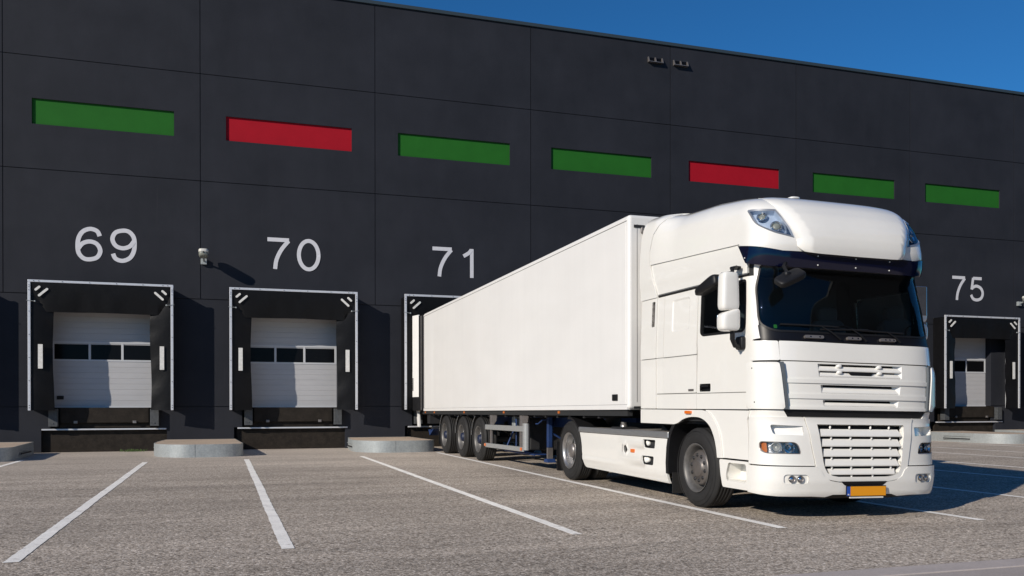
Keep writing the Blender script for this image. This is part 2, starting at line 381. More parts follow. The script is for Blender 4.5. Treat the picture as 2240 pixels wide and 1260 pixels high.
def wear(m):
    nt=m.node_tree; b=nt.nodes["Principled BSDF"]; tc=nt.nodes.new("ShaderNodeTexCoord"); n=nt.nodes.new("ShaderNodeTexNoise"); n.inputs['Scale'].default_value=5; n.inputs['Detail'].default_value=9; n.inputs['Roughness'].default_value=.75
    nt.links.new(tc.outputs['Object'],n.inputs['Vector']); r=nt.nodes.new("ShaderNodeMapRange"); r.inputs[1].default_value=.57; r.inputs[2].default_value=.66; r.inputs[4].default_value=.75; nt.links.new(n.outputs[0],r.inputs[0])
    x=nt.nodes.new("ShaderNodeMixRGB"); x.inputs[2].default_value=(.44,.40,.36,1); src=b.inputs['Base Color'].links[0].from_socket
    nt.links.new(r.outputs[0],x.inputs[0]); nt.links.new(src,x.inputs[1]); nt.links.new(x.outputs[0],b.inputs['Base Color'])
wear(M['linepaint'])
M['kerb']=mat('kerb_concrete',(.43,.38,.355),.9,noise=[(3,.08,one),(60,.12,one)])
M['paving']=mat('paving_grey',(.37,.325,.30),.9,noise=[(3,.1,one),(60,.14,one)])
# ================================================================== the setting
mb=MB(); mb.add([(-400,-20.72,0),(400,-20.72,0),(400,400,0),(-400,400,0)],[(0,1,2,3)])
g=mb.build('ground',M['asphalt']); tag(g,'weathered grey asphalt of the truck yard','yard',kind='structure')
mb=MB(); mb.box(-400,400,-20.98,-20.72,-.2,.012); k=mb.build('kerb',M['kerb'],bevel=.008); tag(k,'flush pale concrete kerb at the near edge of the asphalt','kerb',kind='structure')
mb=MB(); mb.add([(-400,-400,.002),(400,-400,.002),(400,-20.985,.002),(-400,-20.985,.002)],[(0,1,2,3)])
k2=mb.build('pavement',M['paving']); tag(k2,'grey paving in front of the flush kerb','pavement',kind='structure')
BW=4.89
def line(x0,y0,x1,y1,w,label):
    mb=MB(); n=max(12,int(abs(y1-y0)/.12)); vs=[]
    rr=random.Random(int(x0*100)); wob=0
    for i in range(n+1):
        t=i/n; x=x0+(x1-x0)*t; y=y0+(y1-y0)*t; wob=wob*.93+rr.uniform(-.0022,.0022)
        vs+= [(x-w/2+wob+rr.uniform(-.004,.004),y,.004),(x+w/2+wob+rr.uniform(-.004,.004),y,.004)]
    mb.add(vs,[(2*i,2*i+1,2*i+3,2*i+2) for i in range(n)])
    o=mb.build('parking_line',M['linepaint']); tag(o,label,'parking line','painted parking lines',kind='structure'); return o
LN=[('at the far left edge of the yard',-4.89-1.05),('left of the first full island',-1.04),('right of the first full island',1.14),('leading out from the second full island',3.86),
    ('alongside the near wheels of the truck',5.95),('just beyond the truck front bumper',8.5)]
names={-2:'farthest left line, running off the picture'}
for k in range(-1,11):
    for s,d in ((0,-1.06),(1,1.1)):
        x=k*BW+d
        ys=-3.4; ye=-18.3
        if k==0: ys=-5.1 if s==0 else -4.75
        if k==-1 and s==0: continue
        if k==1: ys=-4.3 if s==0 else -3.3
        if (k,s)==(1,1): ye=-18.55
        if k>=2: ye=-18.7
        if (k,s)==(2,0): x=8.42
        lab={(-1,1):'short white line beside the leftmost island',(0,0):'white line running to the bottom left corner of the yard',(0,1):'white line ending in the open asphalt below number 70',
             (1,0):'white line starting at the island beside the trailer',(1,1):'white line running along the near wheels of the truck',(2,0):'white line emerging from the shadow at the truck front'}.get((k,s),
             'white line crossing the yard right of the truck, number %d from the truck'%(2*(k-2)+s) )
        line(x,ys,x,ye,.115,lab)
# dark cracks and construction joints in the asphalt
for (pts,w) in (([(-1.9,-15.6),(-.4,-15.2),(1.2,-14.7),(2.7,-14.2)],.012),([(-3.2,-12.2),(-.6,-11.9),(2.4,-11.7)],.010),([(1.0,-13.5),(3.4,-13.0),(6,-12.6)],.010),([(-.8,-10.3),(1.8,-10.0),(4.6,-9.9)],.010),([(3.4,-19.2),(5.4,-18.9),(7.4,-18.95)],.010)):
    rr=random.Random(int(pts[0][0]*10)); C=smoothcurve(pts,14); mb=MB(); vs=[]
    for i,(x,y) in enumerate(C):
        j=rr.uniform(-.02,.02); ww=w*rr.uniform(.3,1.1); vs+=[(x,y+j-ww/2,.0055),(x,y+j+ww/2,.0055)]
    mb.add(vs,[(2*i,2*i+2,2*i+3,2*i+1) for i in range(len(C)-1)]); o=mb.build('asphalt_crack',M['crack']); tag(o,'thin dark crack wandering across the asphalt','crack',kind='structure')
# ------------------------------------------------------------------ warehouse
K0,K1=-5,13
wh=empty('warehouse',(0,0,0)); tag(wh,'long dark grey concrete warehouse with coloured bands and numbered dock doors','warehouse')
ZJ=[1.225,4.23,7.53,10.52,13.12]
mb=MB(); gp=.010
for k in range(K0,K1):
    x0,x1=k*BW,(k+1)*BW; xc=(x0+x1)/2
    for a,b in zip(ZJ[1:-1],ZJ[2:]):
        L=[(x0+gp,a+gp),(x1-gp,a+gp),(x1-gp,b-gp),(x0+gp,b-gp)]
        H=[]
        if a==ZJ[2]: H=[[(xc-1.76,8.72),(xc+1.76,8.72),(xc+1.76,9.40),(xc-1.76,9.40)]]
        panel(mb,L,H,wmap,0,.03,grid=5,st=9)
# lower rows: piers between the dock openings
ow=1.34; pw=1.56
for k in range(K0,K1+1):
    x0=k*BW
    a=x0-BW/2; b=x0+BW/2
    L=[(a+ow,ZJ[0]+gp),(b-ow,ZJ[0]+gp),(b-ow,ZJ[1]-gp),(a+ow,ZJ[1]-gp)]
    panel(mb,L,[],wmap,0,.03,grid=9,st=9)
    L=[(a+pw,-.1),(b-pw,-.1),(b-pw,.64),(b-ow,.64),(b-ow,ZJ[0]-gp),(a+ow,ZJ[0]-gp),(a+ow,.64),(a+pw,.64)]
    panel(mb,L,[],wmap,0,.2,grid=9,st=9)
    mb.box(a+ow,b-ow,.03,.45,.64,ZJ[1])
for k in range(K0,K1):      # backing
    x0,x1=k*BW,(k+1)*BW; xc=(x0+x1)/2
    mb.box(x0,x1,.03,.3,4.20,8.715); mb.box(x0,x1,.03,.3,9.405,13.1); mb.box(x0,xc-1.765,.03,.3,8.715,9.405); mb.box(xc+1.765,x1,.03,.3,8.715,9.405)
    mb.box(xc-ow-.02,xc+ow+.02,0.001,.2,4.12,4.21)
mb.build('wall',M['wall'],wh)
mb=MB(); mb.box(K0*BW,K1*BW,.3,40,0,13.0); mb.build('building_core',M['wall'],wh)
mb=MB(); mb.box(K0*BW-.05,K1*BW+.05,-.05,.4,13.12,13.23); mb.build('roof_capping',M['cap'],wh,bevel=.01)
for k in range(-2,K1):
    xc=(k+.5)*BW
    mb=MB(); mb.box(xc-1.77,xc+1.77,.05,.10,8.71,9.41); o=mb.build('colour_band',M['red'] if k%3==0 and k<6 else M['green'],wh)
    o['label']='red band' if (k%3==0 and k<6) else 'green band'
# numbers painted high on the panels
DIG={'6':[[(.88,1.06),(.78,1.27),(.52,1.35),(.25,1.22),(.1,.95),(.06,.62),(.1,.3),(.27,.09),(.5,.05),(.78,.15),(.9,.43),(.78,.71),(.52,.81),(.25,.72),(.09,.5)]],
'7':[[(.04,1.33),(.95,1.33)],[(.93,1.30),(.62,.88),(.42,.42),(.36,0)]],
'1':[[(.62,0),(.62,1.4)],[(.60,1.36),(.48,1.2),(.22,1.03)]],
'5':[[(.86,1.33),(.24,1.33)],[(.24,1.35),(.13,.66)],[(.13,.70),(.3,.83),(.52,.87),(.8,.74),(.92,.45),(.8,.16),(.5,.05),(.22,.12),(.08,.34)]],
'2':[[(.09,.98),(.17,1.24),(.47,1.35),(.79,1.25),(.86,.97),(.68,.64),(.32,.32),(.1,.05)],[(.05,.06),(.93,.06)]],
'3':[[(.1,1.08),(.22,1.28),(.48,1.35),(.76,1.24),(.82,1.0),(.7,.8),(.42,.73)],[(.42,.74),(.74,.68),(.9,.42),(.78,.15),(.5,.05),(.2,.12),(.07,.36)]],
'4':[[(.68,0),(.68,1.4)],[(.68,1.36),(.06,.42)],[(.02,.38),(.95,.38)]],
'0':[[(.5+.42*math.cos(t*math.pi/12),.7+.65*math.sin(t*math.pi/12)) for t in range(24)]]}
DIG['9']=[[(.97-x,1.4-y) for x,y in DIG['6'][0]]]
def digit(mb,ch,ox,oz,w,h,sw):
    for si,P in enumerate(DIG[ch]):
        cl=ch=='0'
        pts=P if len(P)==2 else smoothcurve(P,5,cl)
        pts=[Vector((ox+x*w,oz+y/1.4*h)) for x,y in pts]; n=len(pts); L=[];Rr=[]
        for i,p in enumerate(pts):
            a=pts[(i-1)%n] if cl else pts[max(i-1,0)]; b=pts[(i+1)%n] if cl else pts[min(i+1,n-1)]
            t=(b-a).normalized(); nn=Vector((-t.y,t.x))*sw/2; L.append(p+nn); Rr.append(p-nn)
        d=-.004-.0035*si
        m=n if cl else n-1
        vs=[(p.x,d-.00012*i,p.y) for i,p in enumerate(L)]+[(p.x,d-.00012*i,p.y) for i,p in enumerate(Rr)]
        mb.add(vs,[(i,(i+1)%n,n+(i+1)%n,n+i) for i in range(m)])
for k in range(-1,6):
    s=str(70+k); xc=(k+.5)*BW+{-1:.05,0:.09,1:.02,5:.22}.get(k,.05)
    for j,ch in enumerate(s):
        mb=MB(); digit(mb,ch,xc-.755+j*.85,5.165,.66,.885,.112)
        mb.build('number_digit',M['num'],wh)
# small vents under the roof
def vent(x):
    f=empty('wall_vent',(0,0,0),parent=wh)
    mb=MB()
    for a in (-.25,0,.25): mb.prism([(-.01,12.50),(-.01,12.66),(-.05,12.66),(-.12,12.50)],x+a-.014,x+a+.014,'x')
    mb.box(x-.26,x+.26,-.12,-.012,12.485,12.503); mb.box(x-.26,x+.26,-.05,-.012,12.655,12.672)
    return mb
for x in (14.10,15.03):
    mb=vent(x) if False else MB()
    for a in (-.25,0,.25): mb.prism([(-.012,12.50),(-.012,12.66),(-.05,12.66),(-.13,12.50)],x+a-.014,x+a+.014,'x')
    mb.box(x-.264,x+.264,-.13,-.012,12.482,12.499)
    o=mb.build('wall_vent',M['hub'],wh)
    mb=MB(); mb.box(x-.235,x+.235,-.010,-.004,12.503,12.655); mb.build('vent_opening',M['pane'],o)
# dock doors
def dockdoor(k):
    xc=(k+.5)*BW; y=.26
    mb=MB()
    z=1.24; i=0
    while z<4.2:
        z2=min(z+.1525,4.22)
        if not (2.50<z+.07<2.98):
            mb.add([(xc-1.34,y,z+.004),(xc+1.34,y,z+.004),(xc+1.34,y,z2-.004),(xc-1.34,y,z2-.004)],[(0,1,2,3)])
            mb.add([(xc-1.34,y,z2-.004),(xc+1.34,y,z2-.004),(xc+1.34,y+.006,z2),(xc-1.34,y+.006,z2)],[(0,1,2,3)])
            mb.add([(xc-1.34,y+.006,z),(xc+1.34,y+.006,z),(xc+1.34,y,z+.004),(xc-1.34,y,z+.004)],[(0,1,2,3)])
        z=z2
    o=mb.build('dock_door',M['door'],wh,merge=True)
    o['label']='closed grey sectional door'
    mb=MB(); a,b=2.46,3.00
    mb.box(xc-1.34,xc+1.34,y-.012,y+.03,a,a+.05); mb.box(xc-1.34,xc+1.34,y-.012,y+.03,b-.05,b)
    for t in (-1.31,-.41,.41,1.31): mb.box(xc+t-.03,xc+t+.03,y-.011,y+.03,a+.05,b-.05)
    mb.build('window_frame',M['doorframe'],o,bevel=.004)
    for t in (-.86,0,.86):
        mb=MB(); mb.box(xc+t-.42,xc+t+.42,y+.005,y+.02,a+.05,b-.05); mb.build('window_pane',M['pane'],o)
    mb=MB(); mb.box(xc-1.34,xc+1.34,y-.02,y+.03,1.20,1.245); mb.build('bottom_rail',M['doorframe'],o)
    if k==-1:
        mb=MB(); mb.box(xc-1.22,xc-1.05,y-.03,y+.0,1.42,1.52); mb.build('door_grip',M['black'],o,bevel=.01)
    return o
for k in range(-2,7): dockdoor(k)
# dock levellers
def leveller():
    t=empty('dock_leveller')
    mb=MB(); mb.box(-1.1,1.1,-.04,.5,.79,1.20); mb.build('lip_plate',M['leveller'],t,bevel=.01)
    mb=MB(); mb.box(-1.12,1.12,.06,.5,.655,.79); mb.build('lower_beam',M['leveller'],t,bevel=.008)
    for s in (-.72,.74):
        mb=MB(); mb.box(s-.045,s+.045,-.075,-.01,.775,.845); mb.build('lip_bracket',M['hub'],t,bevel=.008)
    for s in (-1,1):
        mb=MB(); mb.box(s*1.25-.11,s*1.25+.11,-.16,.05,.70,1.16); mb.lathe([(-.175,.0),(-.175,.018),(-.16,.018)],(s*1.25,0,.78),'y',10); mb.build('dock_bumper',M['bumpblk'],t,bevel=.008)
    mb=MB(); mb.box(-1.545,1.545,-.02,.13,.595,.635); mb.build('edge_strip',M['frame'],t,bevel=.006)
    mb=MB(); mb.box(-1.56,1.56,.12,.2,-.05,.60); mb.build('kick_panel',M['leveller'],t)
    mb=MB(); mb.box(-1.33,1.33,.14,.5,.60,1.19); mb.build('pit_back',M['leveller'],t)
    return t
# dock shelters
def shelter():
    t=empty('dock_shelter'); D=.58; hw=1.76; zt=4.52; zb=1.13
    mb=MB(); mb.box(-hw,hw,-D-.02,-D+.03,zt-.06,zt); mb.box(-hw,-hw+.065,-D-.022,-D+.03,zb,zt-.06); mb.box(hw-.065,hw,-D-.022,-D+.03,zb,zt-.06)
    mb.build('front_frame',M['frame'],t,bevel=.006)
    mb=MB()
    for s in (-1,1):
        for z in [1.2,1.26,1.9,2.5,3.1,3.7,4.25,4.33,4.38]: mb.lathe([(-.03,0),(-.03,.010),(-.02,.010)],(s*(hw-.032),-D,z),'y',8)
    for x in (-1.62,-1.5,-.95,-.3,.35,1.0,1.5,1.62): mb.lathe([(-.03,0),(-.03,.010),(-.02,.010)],(x,-D,zt-.03),'y',8)
    mb.build('frame_bolts',M['black'],t)
    mb=MB(); mb.box(-hw+.02,-hw+.08,-.05,-.004,zb,zt-.06); mb.box(hw-.08,hw-.02,-.05,-.004,zb,zt-.06); mb.box(-hw+.02,hw-.02,-.05,-.004,zt-.12,zt-.061); mb.build('rear_frame',M['frame'],t,bevel=.005)
    mb=MB(); mb.box(-hw+.012,-hw+.022,-D+.03,-.01,zb,zt-.07); mb.box(hw-.022,hw-.012,-D+.03,-.01,zb,zt-.07); mb.box(-hw+.012,hw-.012,-D+.03,-.01,zt-.075,zt-.063)
    for s in (-1,1): # cheek below the frame foot, cut on the slant
        pass
    mb.build('canopy_sides',M['curtain'],t)
    # side curtains, gently waved sheets bending inwards towards the wall
    for s in (-1,1):
        mb=MB(); nx,nz=10,26; vs=[]
        for j in range(nz+1):
            z=zb+.0+(zt-.10-zb)*j/nz
            for i in range(nx+1):
                u=i/nx; x=(hw-.06)-(hw-.06-1.18)*u
                x-=.02*math.sin(z*2.1+s)*u
                y=-D+.012+.10*u**1.5+.016*math.sin(z*3.1+s*1.3)*u+.01*math.sin(z*9+u*4)*u
                if z>3.55: y+=(z-3.55)*.12*u
                vs.append((s*x,y,z))
        mb.add(vs,[(j*(nx+1)+i,j*(nx+1)+i+1,(j+1)*(nx+1)+i+1,(j+1)*(nx+1)+i) for j in range(nz) for i in range(nx)],True)
        mb.build('side_curtain',M['curtain'],t,recalc=False)
        mb=MB(); mb.box(s*1.47-.055,s*1.47+.055,-D-.012,-D+.0,2.22,2.85); mb.build('guide_stripe',M['mark'],t)
    mb=MB(); nx,nz=30,8; vs=[]
    for j in range(nz+1):
        v=j/nz
        for i in range(nx+1):
            u=i/nx; e=min(u,1-u)*12; x=-(hw-.07)+2*(hw-.07)*u
            if e<1: x*= 1-.085*(1-e)*0 - .10*v**1.3*(1 if e<.5 else .0)
            z=zt-.06-(.755+.006*math.sin(u*9))*v
            y=-D-.004-.0+.085*v**1.6+.012*math.sin(u*17+2)*v+.006*math.sin(u*41)*v
            vs.append((x,y,z))
    mb.add(vs,[(j*(nx+1)+i,j*(nx+1)+i+1,(j+1)*(nx+1)+i+1,(j+1)*(nx+1)+i) for j in range(nz) for i in range(nx)],True)
    mb.build('head_curtain',M['curtain'],t,recalc=False)
    for s in (-1,1):
        for (cx,cz,l) in ((1.53,4.30,.055),(1.40,4.20,.125)):
            mb=MB(); c=Vector((s*cx,cz)); d=Vector((-s*.72*-1,-.70*-1)); d=Vector((-s*.70,.70)) if False else Vector((-s*.72,.69))
            # long axis runs down towards the middle seen from the corner mark
            d=Vector((-s*1,1)).normalized() if False else Vector((s*-.74,.67))
            pts=[]
            nrm=Vector((-d.y,d.x)); r=.029
            for a in range(9): t_=math.pi*a/8; pts.append(c+d*l+nrm*r*math.cos(t_)+d*r*math.sin(t_))
            for a in range(9): t_=math.pi*a/8; pts.append(c-d*l-nrm*r*math.cos(t_)-d*r*math.sin(t_))
            mb.prism([(p.x,p.y) for p in pts],-D-.03,-D-.012,'y'); mb.build('corner_mark',M['mark'],t)
        mb=MB(); mb.tube([(s*(hw+.03),-D-.03,3.98),(s*(hw-.16),-D-.04,3.96)],.006,6); mb.lathe([(-.012,0),(-.012,.022),(.01,.022)],(s*(hw-.17),-D-.03,3.96),'y',10); mb.build('tension_hook',M['galv'],t)
    return t
sp=shelter(); lp=leveller()
SHL={-2:'black fabric dock shelter at the left edge of the picture',-1:'black fabric dock shelter below number 69, leftmost fully visible',0:'black fabric dock shelter below number 70, just right of the wall lamp',1:'black fabric dock shelter below number 71 with the trailer backed into it',
 2:'black fabric dock shelter hidden behind the trailer, first to its right',3:'black fabric dock shelter hidden behind the truck cab rear',4:'black fabric dock shelter hidden behind the truck cab front',5:'black fabric dock shelter below number 75, right of the truck',6:'black fabric dock shelter at the right edge of the picture'}
LVL={-2:'dark steel dock leveller at the left edge of the picture',-1:'dark steel dock leveller under number 69, leftmost one seen whole',0:'dark steel dock leveller under number 70, between two kerb islands',1:'dark steel dock leveller behind the parked trailer',
 2:'dark steel dock leveller out of sight between trailer and wall',3:'dark steel dock leveller out of sight beyond the rear of the cab',4:'dark steel dock leveller out of sight beyond the truck front',5:'dark steel dock leveller right of the truck, under number 75',6:'dark steel dock leveller at the right edge of the picture'}
for k in range(-2,7):
    dx={-1:.0,0:.08,1:.08,5:.35}.get(k,0.)
    for proto,LB,cat,grp in ((sp,SHL,'dock shelter','dock shelters along the wall'),(lp,LVL,'dock leveller','dock levellers below the doors')):
        o=proto if k==-2 else copy_tree(proto)
        o.location=((k+.5)*BW+dx,0,0); tag(o,LB[k],cat,grp)
# wheel guide islands
def island():
    t=empty('kerb_island')
    P=[(-.93,-.01),(-1.04,-1.3),(-1.06,-2.3)]
    for a in range(1,30):
        th=math.radians(a*3); P.append((-1.06+.95*(1-math.cos(th)),-2.3-1.25*math.sin(th)))
    P+=[(.2,-3.56),(.45,-3.55),(.65,-3.525),(.82,-3.47),(.95,-3.39),(1.02,-3.29),(1.06,-3.15),(.92,-.01)]
    mb=MB(); Q=[(x*1.0,y) for x,y in P]; n=len(Q)
    mb.add([(x,y,0) for x,y in Q]+[(x,y,.315) for x,y in Q],[(i,i+1,n+i+1,n+i) for i in range(n-1)],True); mb.add([(Q[0][0],Q[0][1],0),(Q[-1][0],Q[-1][1],0),(Q[-1][0],Q[-1][1],.315),(Q[0][0],Q[0][1],.315)],[(0,1,2,3)])
    I=inset(Q,.02 if True else -.02)
    I=[(x*.985,y*.995) for x,y in Q]
    mb.add([(x,y,.315) for x,y in Q]+[(x,y,.315) for x,y in I],[(i,(i+1)%n,n+(i+1)%n,n+i) for i in range(n)],False)
    mb.build('steel_edge',M['galv'],t,recalc=True)
    mb=MB(); mb.add([(x,y,.311) for x,y in I],[tuple(range(n))]); mb.build('concrete_top',M['topconc'],t)
    for s in (-1,1):
        mb=MB(); x=s*1.055
        mb.box(min(x,x+s*.012),max(x,x+s*.012),-2.25,-1.1,.10,.135); mb.build('side_slot',M['black'],t)
        mb=MB(); mb.box(min(x,x+s*.02),max(x,x+s*.02),-2.28,-1.1,.085,.10); mb.box(min(x,x+s*.02),max(x,x+s*.02),-2.28,-1.1,.20,.212); mb.build('side_rail',M['galv'],t)
    mb=MB(); mb.box(-.06,-.056,-3.556,-3.54,0,.315); mb.build('plate_seam',M['black'],t)
    return t
isl=island()
IL={-1:(-.12,-.5,'galvanised kerb island at the left edge of the picture'),0:(0,0,'galvanised kerb island between docks 69 and 70'),1:(.12,.55,'galvanised kerb island beside the rear wheels of the trailer'),2:(0,0,'galvanised kerb island hidden beyond the trailer'),
    3:(0,0,'galvanised kerb island hidden beyond the cab'),4:(0,0,'galvanised kerb island hidden beyond the truck front'),5:(.75,-.8,'galvanised kerb island in front of dock 75'),6:(0,0,'galvanised kerb island at the right edge of the picture')}
for k in range(-1,7):
    dx,dy,lb=IL[k]
    o=isl if k==-1 else copy_tree(isl)
    o.location=(k*BW+dx,dy if dy<0 else 0,0); o.scale=(1,1,1) if dy<=0 else (1,.82,1)
    tag(o,lb,'kerb island','galvanised wheel guide islands')
# wall lamps
def wlamp():
    t=empty('wall_lamp')
    mb=MB(); mb.box(-.08,.08,-.10,-.004,-.09,.07); mb.build('mount_box',M['galv'],t,bevel=.008)
    mb=MB(); mb.tube([(0,-.09,0),(0,-.2,.02),(0,-.28,.06)],.028,8); mb.build('arm',M['galv'],t)
    mb=MB(); mb.sq((0,-.50,.13),(.125,.25,.11),.7,.6); 
    mb.build('glass_bowl',M['lampg'],t)
    mb=MB()
    mb.sq((0,-.50,.175),(.13,.255,.085),.45,.5,fn=lambda p: Vector((p.x,p.y,max(p.z,-.02))))
    mb.build('lamp_cap',M['lampw'],t)
    mb=MB(); mb.box(-.012,.012,-.765,-.74,.13,.17); mb.build('latch',M['black'],t)
    return t
wl=wlamp(); wl.location=(.09,0,5.28); tag(wl,'small white wall lamp on a bracket between docks 69 and 70','wall lamp','wall lamps on brackets')
w2=copy_tree(wl); w2.location=(29.55,0,5.13); tag(w2,'small wall lamp cut by the right edge of the picture','wall lamp','wall lamps on brackets')
# weeds at the foot of the dock
for (wx,wy,n,lb) in ((-1.75,-.06,26,'sprig of green weeds at the foot of dock 69'),):
    mb=MB(); rr=random.Random(3)
    for i in range(n*3):
        x=wx+rr.gauss(0,.14); y=wy-abs(rr.gauss(0,.04)); h=rr.uniform(.03,.08); a=rr.uniform(0,6.28); dx,dy=math.cos(a)*.03,math.sin(a)*.03
        mb.add([(x-.008,y,0),(x+.008,y,0),(x+dx+.004,y+dy,h),(x+dx-.004,y+dy,h)],[(0,1,2,3)])
    o=mb.build('weed',M['weed']); tag(o,lb,'weed')
# assumed warehouse wing, unseen right of the camera, added for the windscreen to reflect
wb=empty('unseen_reflected_wing',(0,0,0)); tag(wb,'unseen dark grey warehouse wing right of the camera, added for the truck windscreen to mirror','warehouse')
mb=MB()
for i in range(7):
    y0=-66+i*6
    for a,b in ((0,4.5),(4.53,9.0),(9.03,13.5)): mb.box(20,21,y0+.015,y0+5.985,a,b)
mb.build('wall',M['wall'],wb)
mb=MB(); mb.box(21.01,60,-66,-24,0,13.4); mb.build('building_core',M['wall'],wb)
mb=MB(); mb.box(19.95,60,-66.1,-23.9,13.5,13.65); mb.build('roof_capping',M['cap'],wb)
# ================================================================== tractor unit (local: x across, near side -1.17, y back from the front, z up)
#  z     w     f    D
TAB=[(0.20,1.21,.10,.44),(0.30,1.24,.03,.44),(0.45,1.25,.00,.44),(0.95,1.25,.02,.44),(1.10,1.25,.05,.44),
     (1.20,1.25,.03,.42),(1.60,1.25,.03,.42),(1.95,1.25,.07,.42),(2.00,1.25,.09,.42),(2.40,1.235,.18,.40),(2.72,1.22,.27,.38),(2.80,1.22,.28,.38),
     (2.90,1.23,.22,.40),(3.03,1.23,.18,.42),(3.20,1.20,.19,.42),(3.35,1.18,.24,.44),(3.50,1.14,.335,.46),(3.60,1.075,.44,.48),(3.67,.99,.585,.50),(3.71,.87,.78,.50),(3.735,.55,1.05,.45)]
NE=3.6; YEND=3.1; SX=.936; CH=1.17
def _lt(tab,z):
    if z<=tab[0][0]: return tab[0][1:]
    for i in range(len(tab)-1):
        a,b=tab[i],tab[i+1]
        if z<=b[0]:
            t=(z-a[0])/(b[0]-a[0]); return tuple(p+(r-p)*t for p,r in zip(a[1:],b[1:]))
    return tab[-1][1:]
# smooth the height table a little
_T2=[]
_z=.20
while _z<3.7351:
    if 2.74<_z<3.735: 
        s=[_lt(TAB,min(3.735,_z+d)) for d in (-.03,-.015,0,.015,.03)]; _T2.append((_z,)+tuple(sum(c)/5 for c in zip(*s)))
    else: _T2.append((_z,)+_lt(TAB,_z))
    _z+=.015
_T2.append((3.735,)+_lt(TAB,3.735))
def tab(z):
    if z<=.2: return _T2[0][1:]
    i=(z-.2)/.015; k=int(i)
    if k>=len(_T2)-2:
        return _T2[-1][1:] if z>=3.735 else _T2[-2][1:]
    t=i-k; a,b=_T2[k],_T2[k+1]; return tuple(p+(r-p)*t for p,r in zip(a[1:],b[1:]))
_tt=[(0,0,0)]
px=py=s_=0
for i in range(1,401):
    th=math.pi/2*i/400; x=math.sin(th)**(2/NE); y=1-max(0,math.cos(th))**(2/NE)
    s_+=math.hypot((x-px)*1.25,(y-py)*.42); px,py=x,y; _tt.append((s_,x,y))
QS=s_
def _look(s):
    lo,hi=0,400
    while hi-lo>1:
        m=(lo+hi)//2
        if _tt[m][0]<=s: lo=m
        else: hi=m
    a,b=_tt[lo],_tt[hi]; t=(s-a[0])/(b[0]-a[0]); return a[1]+(b[1]-a[1])*t,a[2]+(b[2]-a[2])*t
def S0(q,z):
    w,f,D=tab(z); sg=-1 if q<0 else 1; a=abs(q)
    if a<=QS:
        x,y=_look(a); X=w*x; Y=f+D*y
    else:
        Ye=f+D; X=w; Y=Ye+(a-QS)*(YEND-Ye)/(YEND-.5)
        if z>2.9 and Y>2.15:
            k=min(1,(Y-2.15)/.7); k=k*k*(3-2*k); wb_=_lt([(2.9,1.235),(3.2,1.225),(3.45,1.20),(3.6,1.165),(3.68,1.12),(3.71,1.08),(3.735,1.02)],z)[0]; X=w+(wb_-w)*k
    X*=SX*sg
    zz=z if z<=2.72 else 2.72+(z-2.72)*(1+.048*(Y-.9)-.048*max(0,min(1,(1.5-Y)/.7))*((z-2.72))**2)
    return Vector((X,Y,zz-.017*(X+CH)))
def SN(q,z):
    h=.006; z1=min(3.734,z+h)
    u=S0(q+h,z)-S0(q-h,z); v=S0(q,z1)-S0(q,z-h); n=u.cross(v)
    return n.normalized() if n.length>0 else Vector((0,-1,0))
def S(q,z,o=0.): return S0(q,z)+SN(q,z)*o if o else S0(q,z)
def qy(Y,z):
    w,f,D=tab(z); Ye=f+D
    if Y>=Ye: return QS+(Y-Ye)*(YEND-.5)/(YEND-Ye)
    yy=(Y-f)/D
    for s,x,y in _tt:
        if y>=yy: return s
    return QS
def qx(X,z):
    w,f,D=tab(z); r=abs(X)/(w*SX)
    for s,x,y in _tt:
        if x>=r: return s*(1 if X>=0 else -1)
    return QS*(1 if X>=0 else -1)
def side(pts,sg=-1): return [(sg*qy(p[0],p[1]),p[1]) for p in pts]
def front(pts): return [(qx(p[0],p[1]),p[1]) for p in pts]
TR=empty('truck',(7.27,-18.2,0)); tag(TR,'white high-roofed tractor unit with black sun visor, parked nose towards the camera','truck')
CAB=empty('cab',(0,0,0),parent=TR)
def P(name,outline,holes=(),off=0.,thick=.02,m='paint',parent=None,grid=.07,st=.05,label=None):
    mb=MB(); panel(mb,outline,holes,S,off,thick,grid,st); o=mb.build(name,M[m],parent or CAB,recalc=False)
    if label: o['label']=label
    return o
def mir(pts): return [(-a,b) for a,b in pts]
def circ(c,r,n=20,ry=None): return [(c[0]+r*math.cos(2*math.pi*i/n),c[1]+(ry or r)*math.sin(2*math.pi*i/n)) for i in range(n)]
# --- window outlines in the chart
WS=rnd([(-1.17,2.83),(-1.26,2.55),(-1.265,2.14,.12),(-1.10,2.055,.1),(0,2.045,0),(1.10,2.055,.1),(1.265,2.14,.12),(1.26,2.55),(1.17,2.83)],.06)
def swin(sg): return rnd(side([(.53,2.67),(1.40,2.67),(1.50,2.62),(1.50,2.13),(1.44,2.09),(.56,2.075),(.50,2.13)],sg),.05)
SW={-1:swin(-1),1:swin(1)}
# --- inner shell (dark), with openings
def shell():
    mb=MB(); zs=[1.02+.0]; 
    zs=[1.02+i*.04 for i in range(68)]; zs=[z for z in zs if z<3.72]+[3.735]
    qs=[-4.05+i*.06 for i in range(136)]
    V={}; 
    so=lambda q,z: -.03 if (2.0<z<2.87 and abs(q)<QS+1.1) else -.125
    vs=[S(q,z,so(q,z)) for z in zs for q in qs]; n=len(qs); fs=[]
    for j in range(len(zs)-1):
        for i in range(n-1):
            c=((qs[i]+qs[i+1])/2,(zs[j]+zs[j+1])/2)
            if inpoly(c,WS) or inpoly(c,SW[-1]) or inpoly(c,SW[1]): continue
            fs.append((j*n+i,j*n+i+1,(j+1)*n+i+1,(j+1)*n+i))
    # rear wall
    for j in range(len(zs)-1): fs.append((j*n,j*n+n-1,(j+1)*n+n-1,(j+1)*n))
    mb.add(vs,fs,True); return mb.build('inner_shell',M['inner'],CAB,recalc=False)
shell()
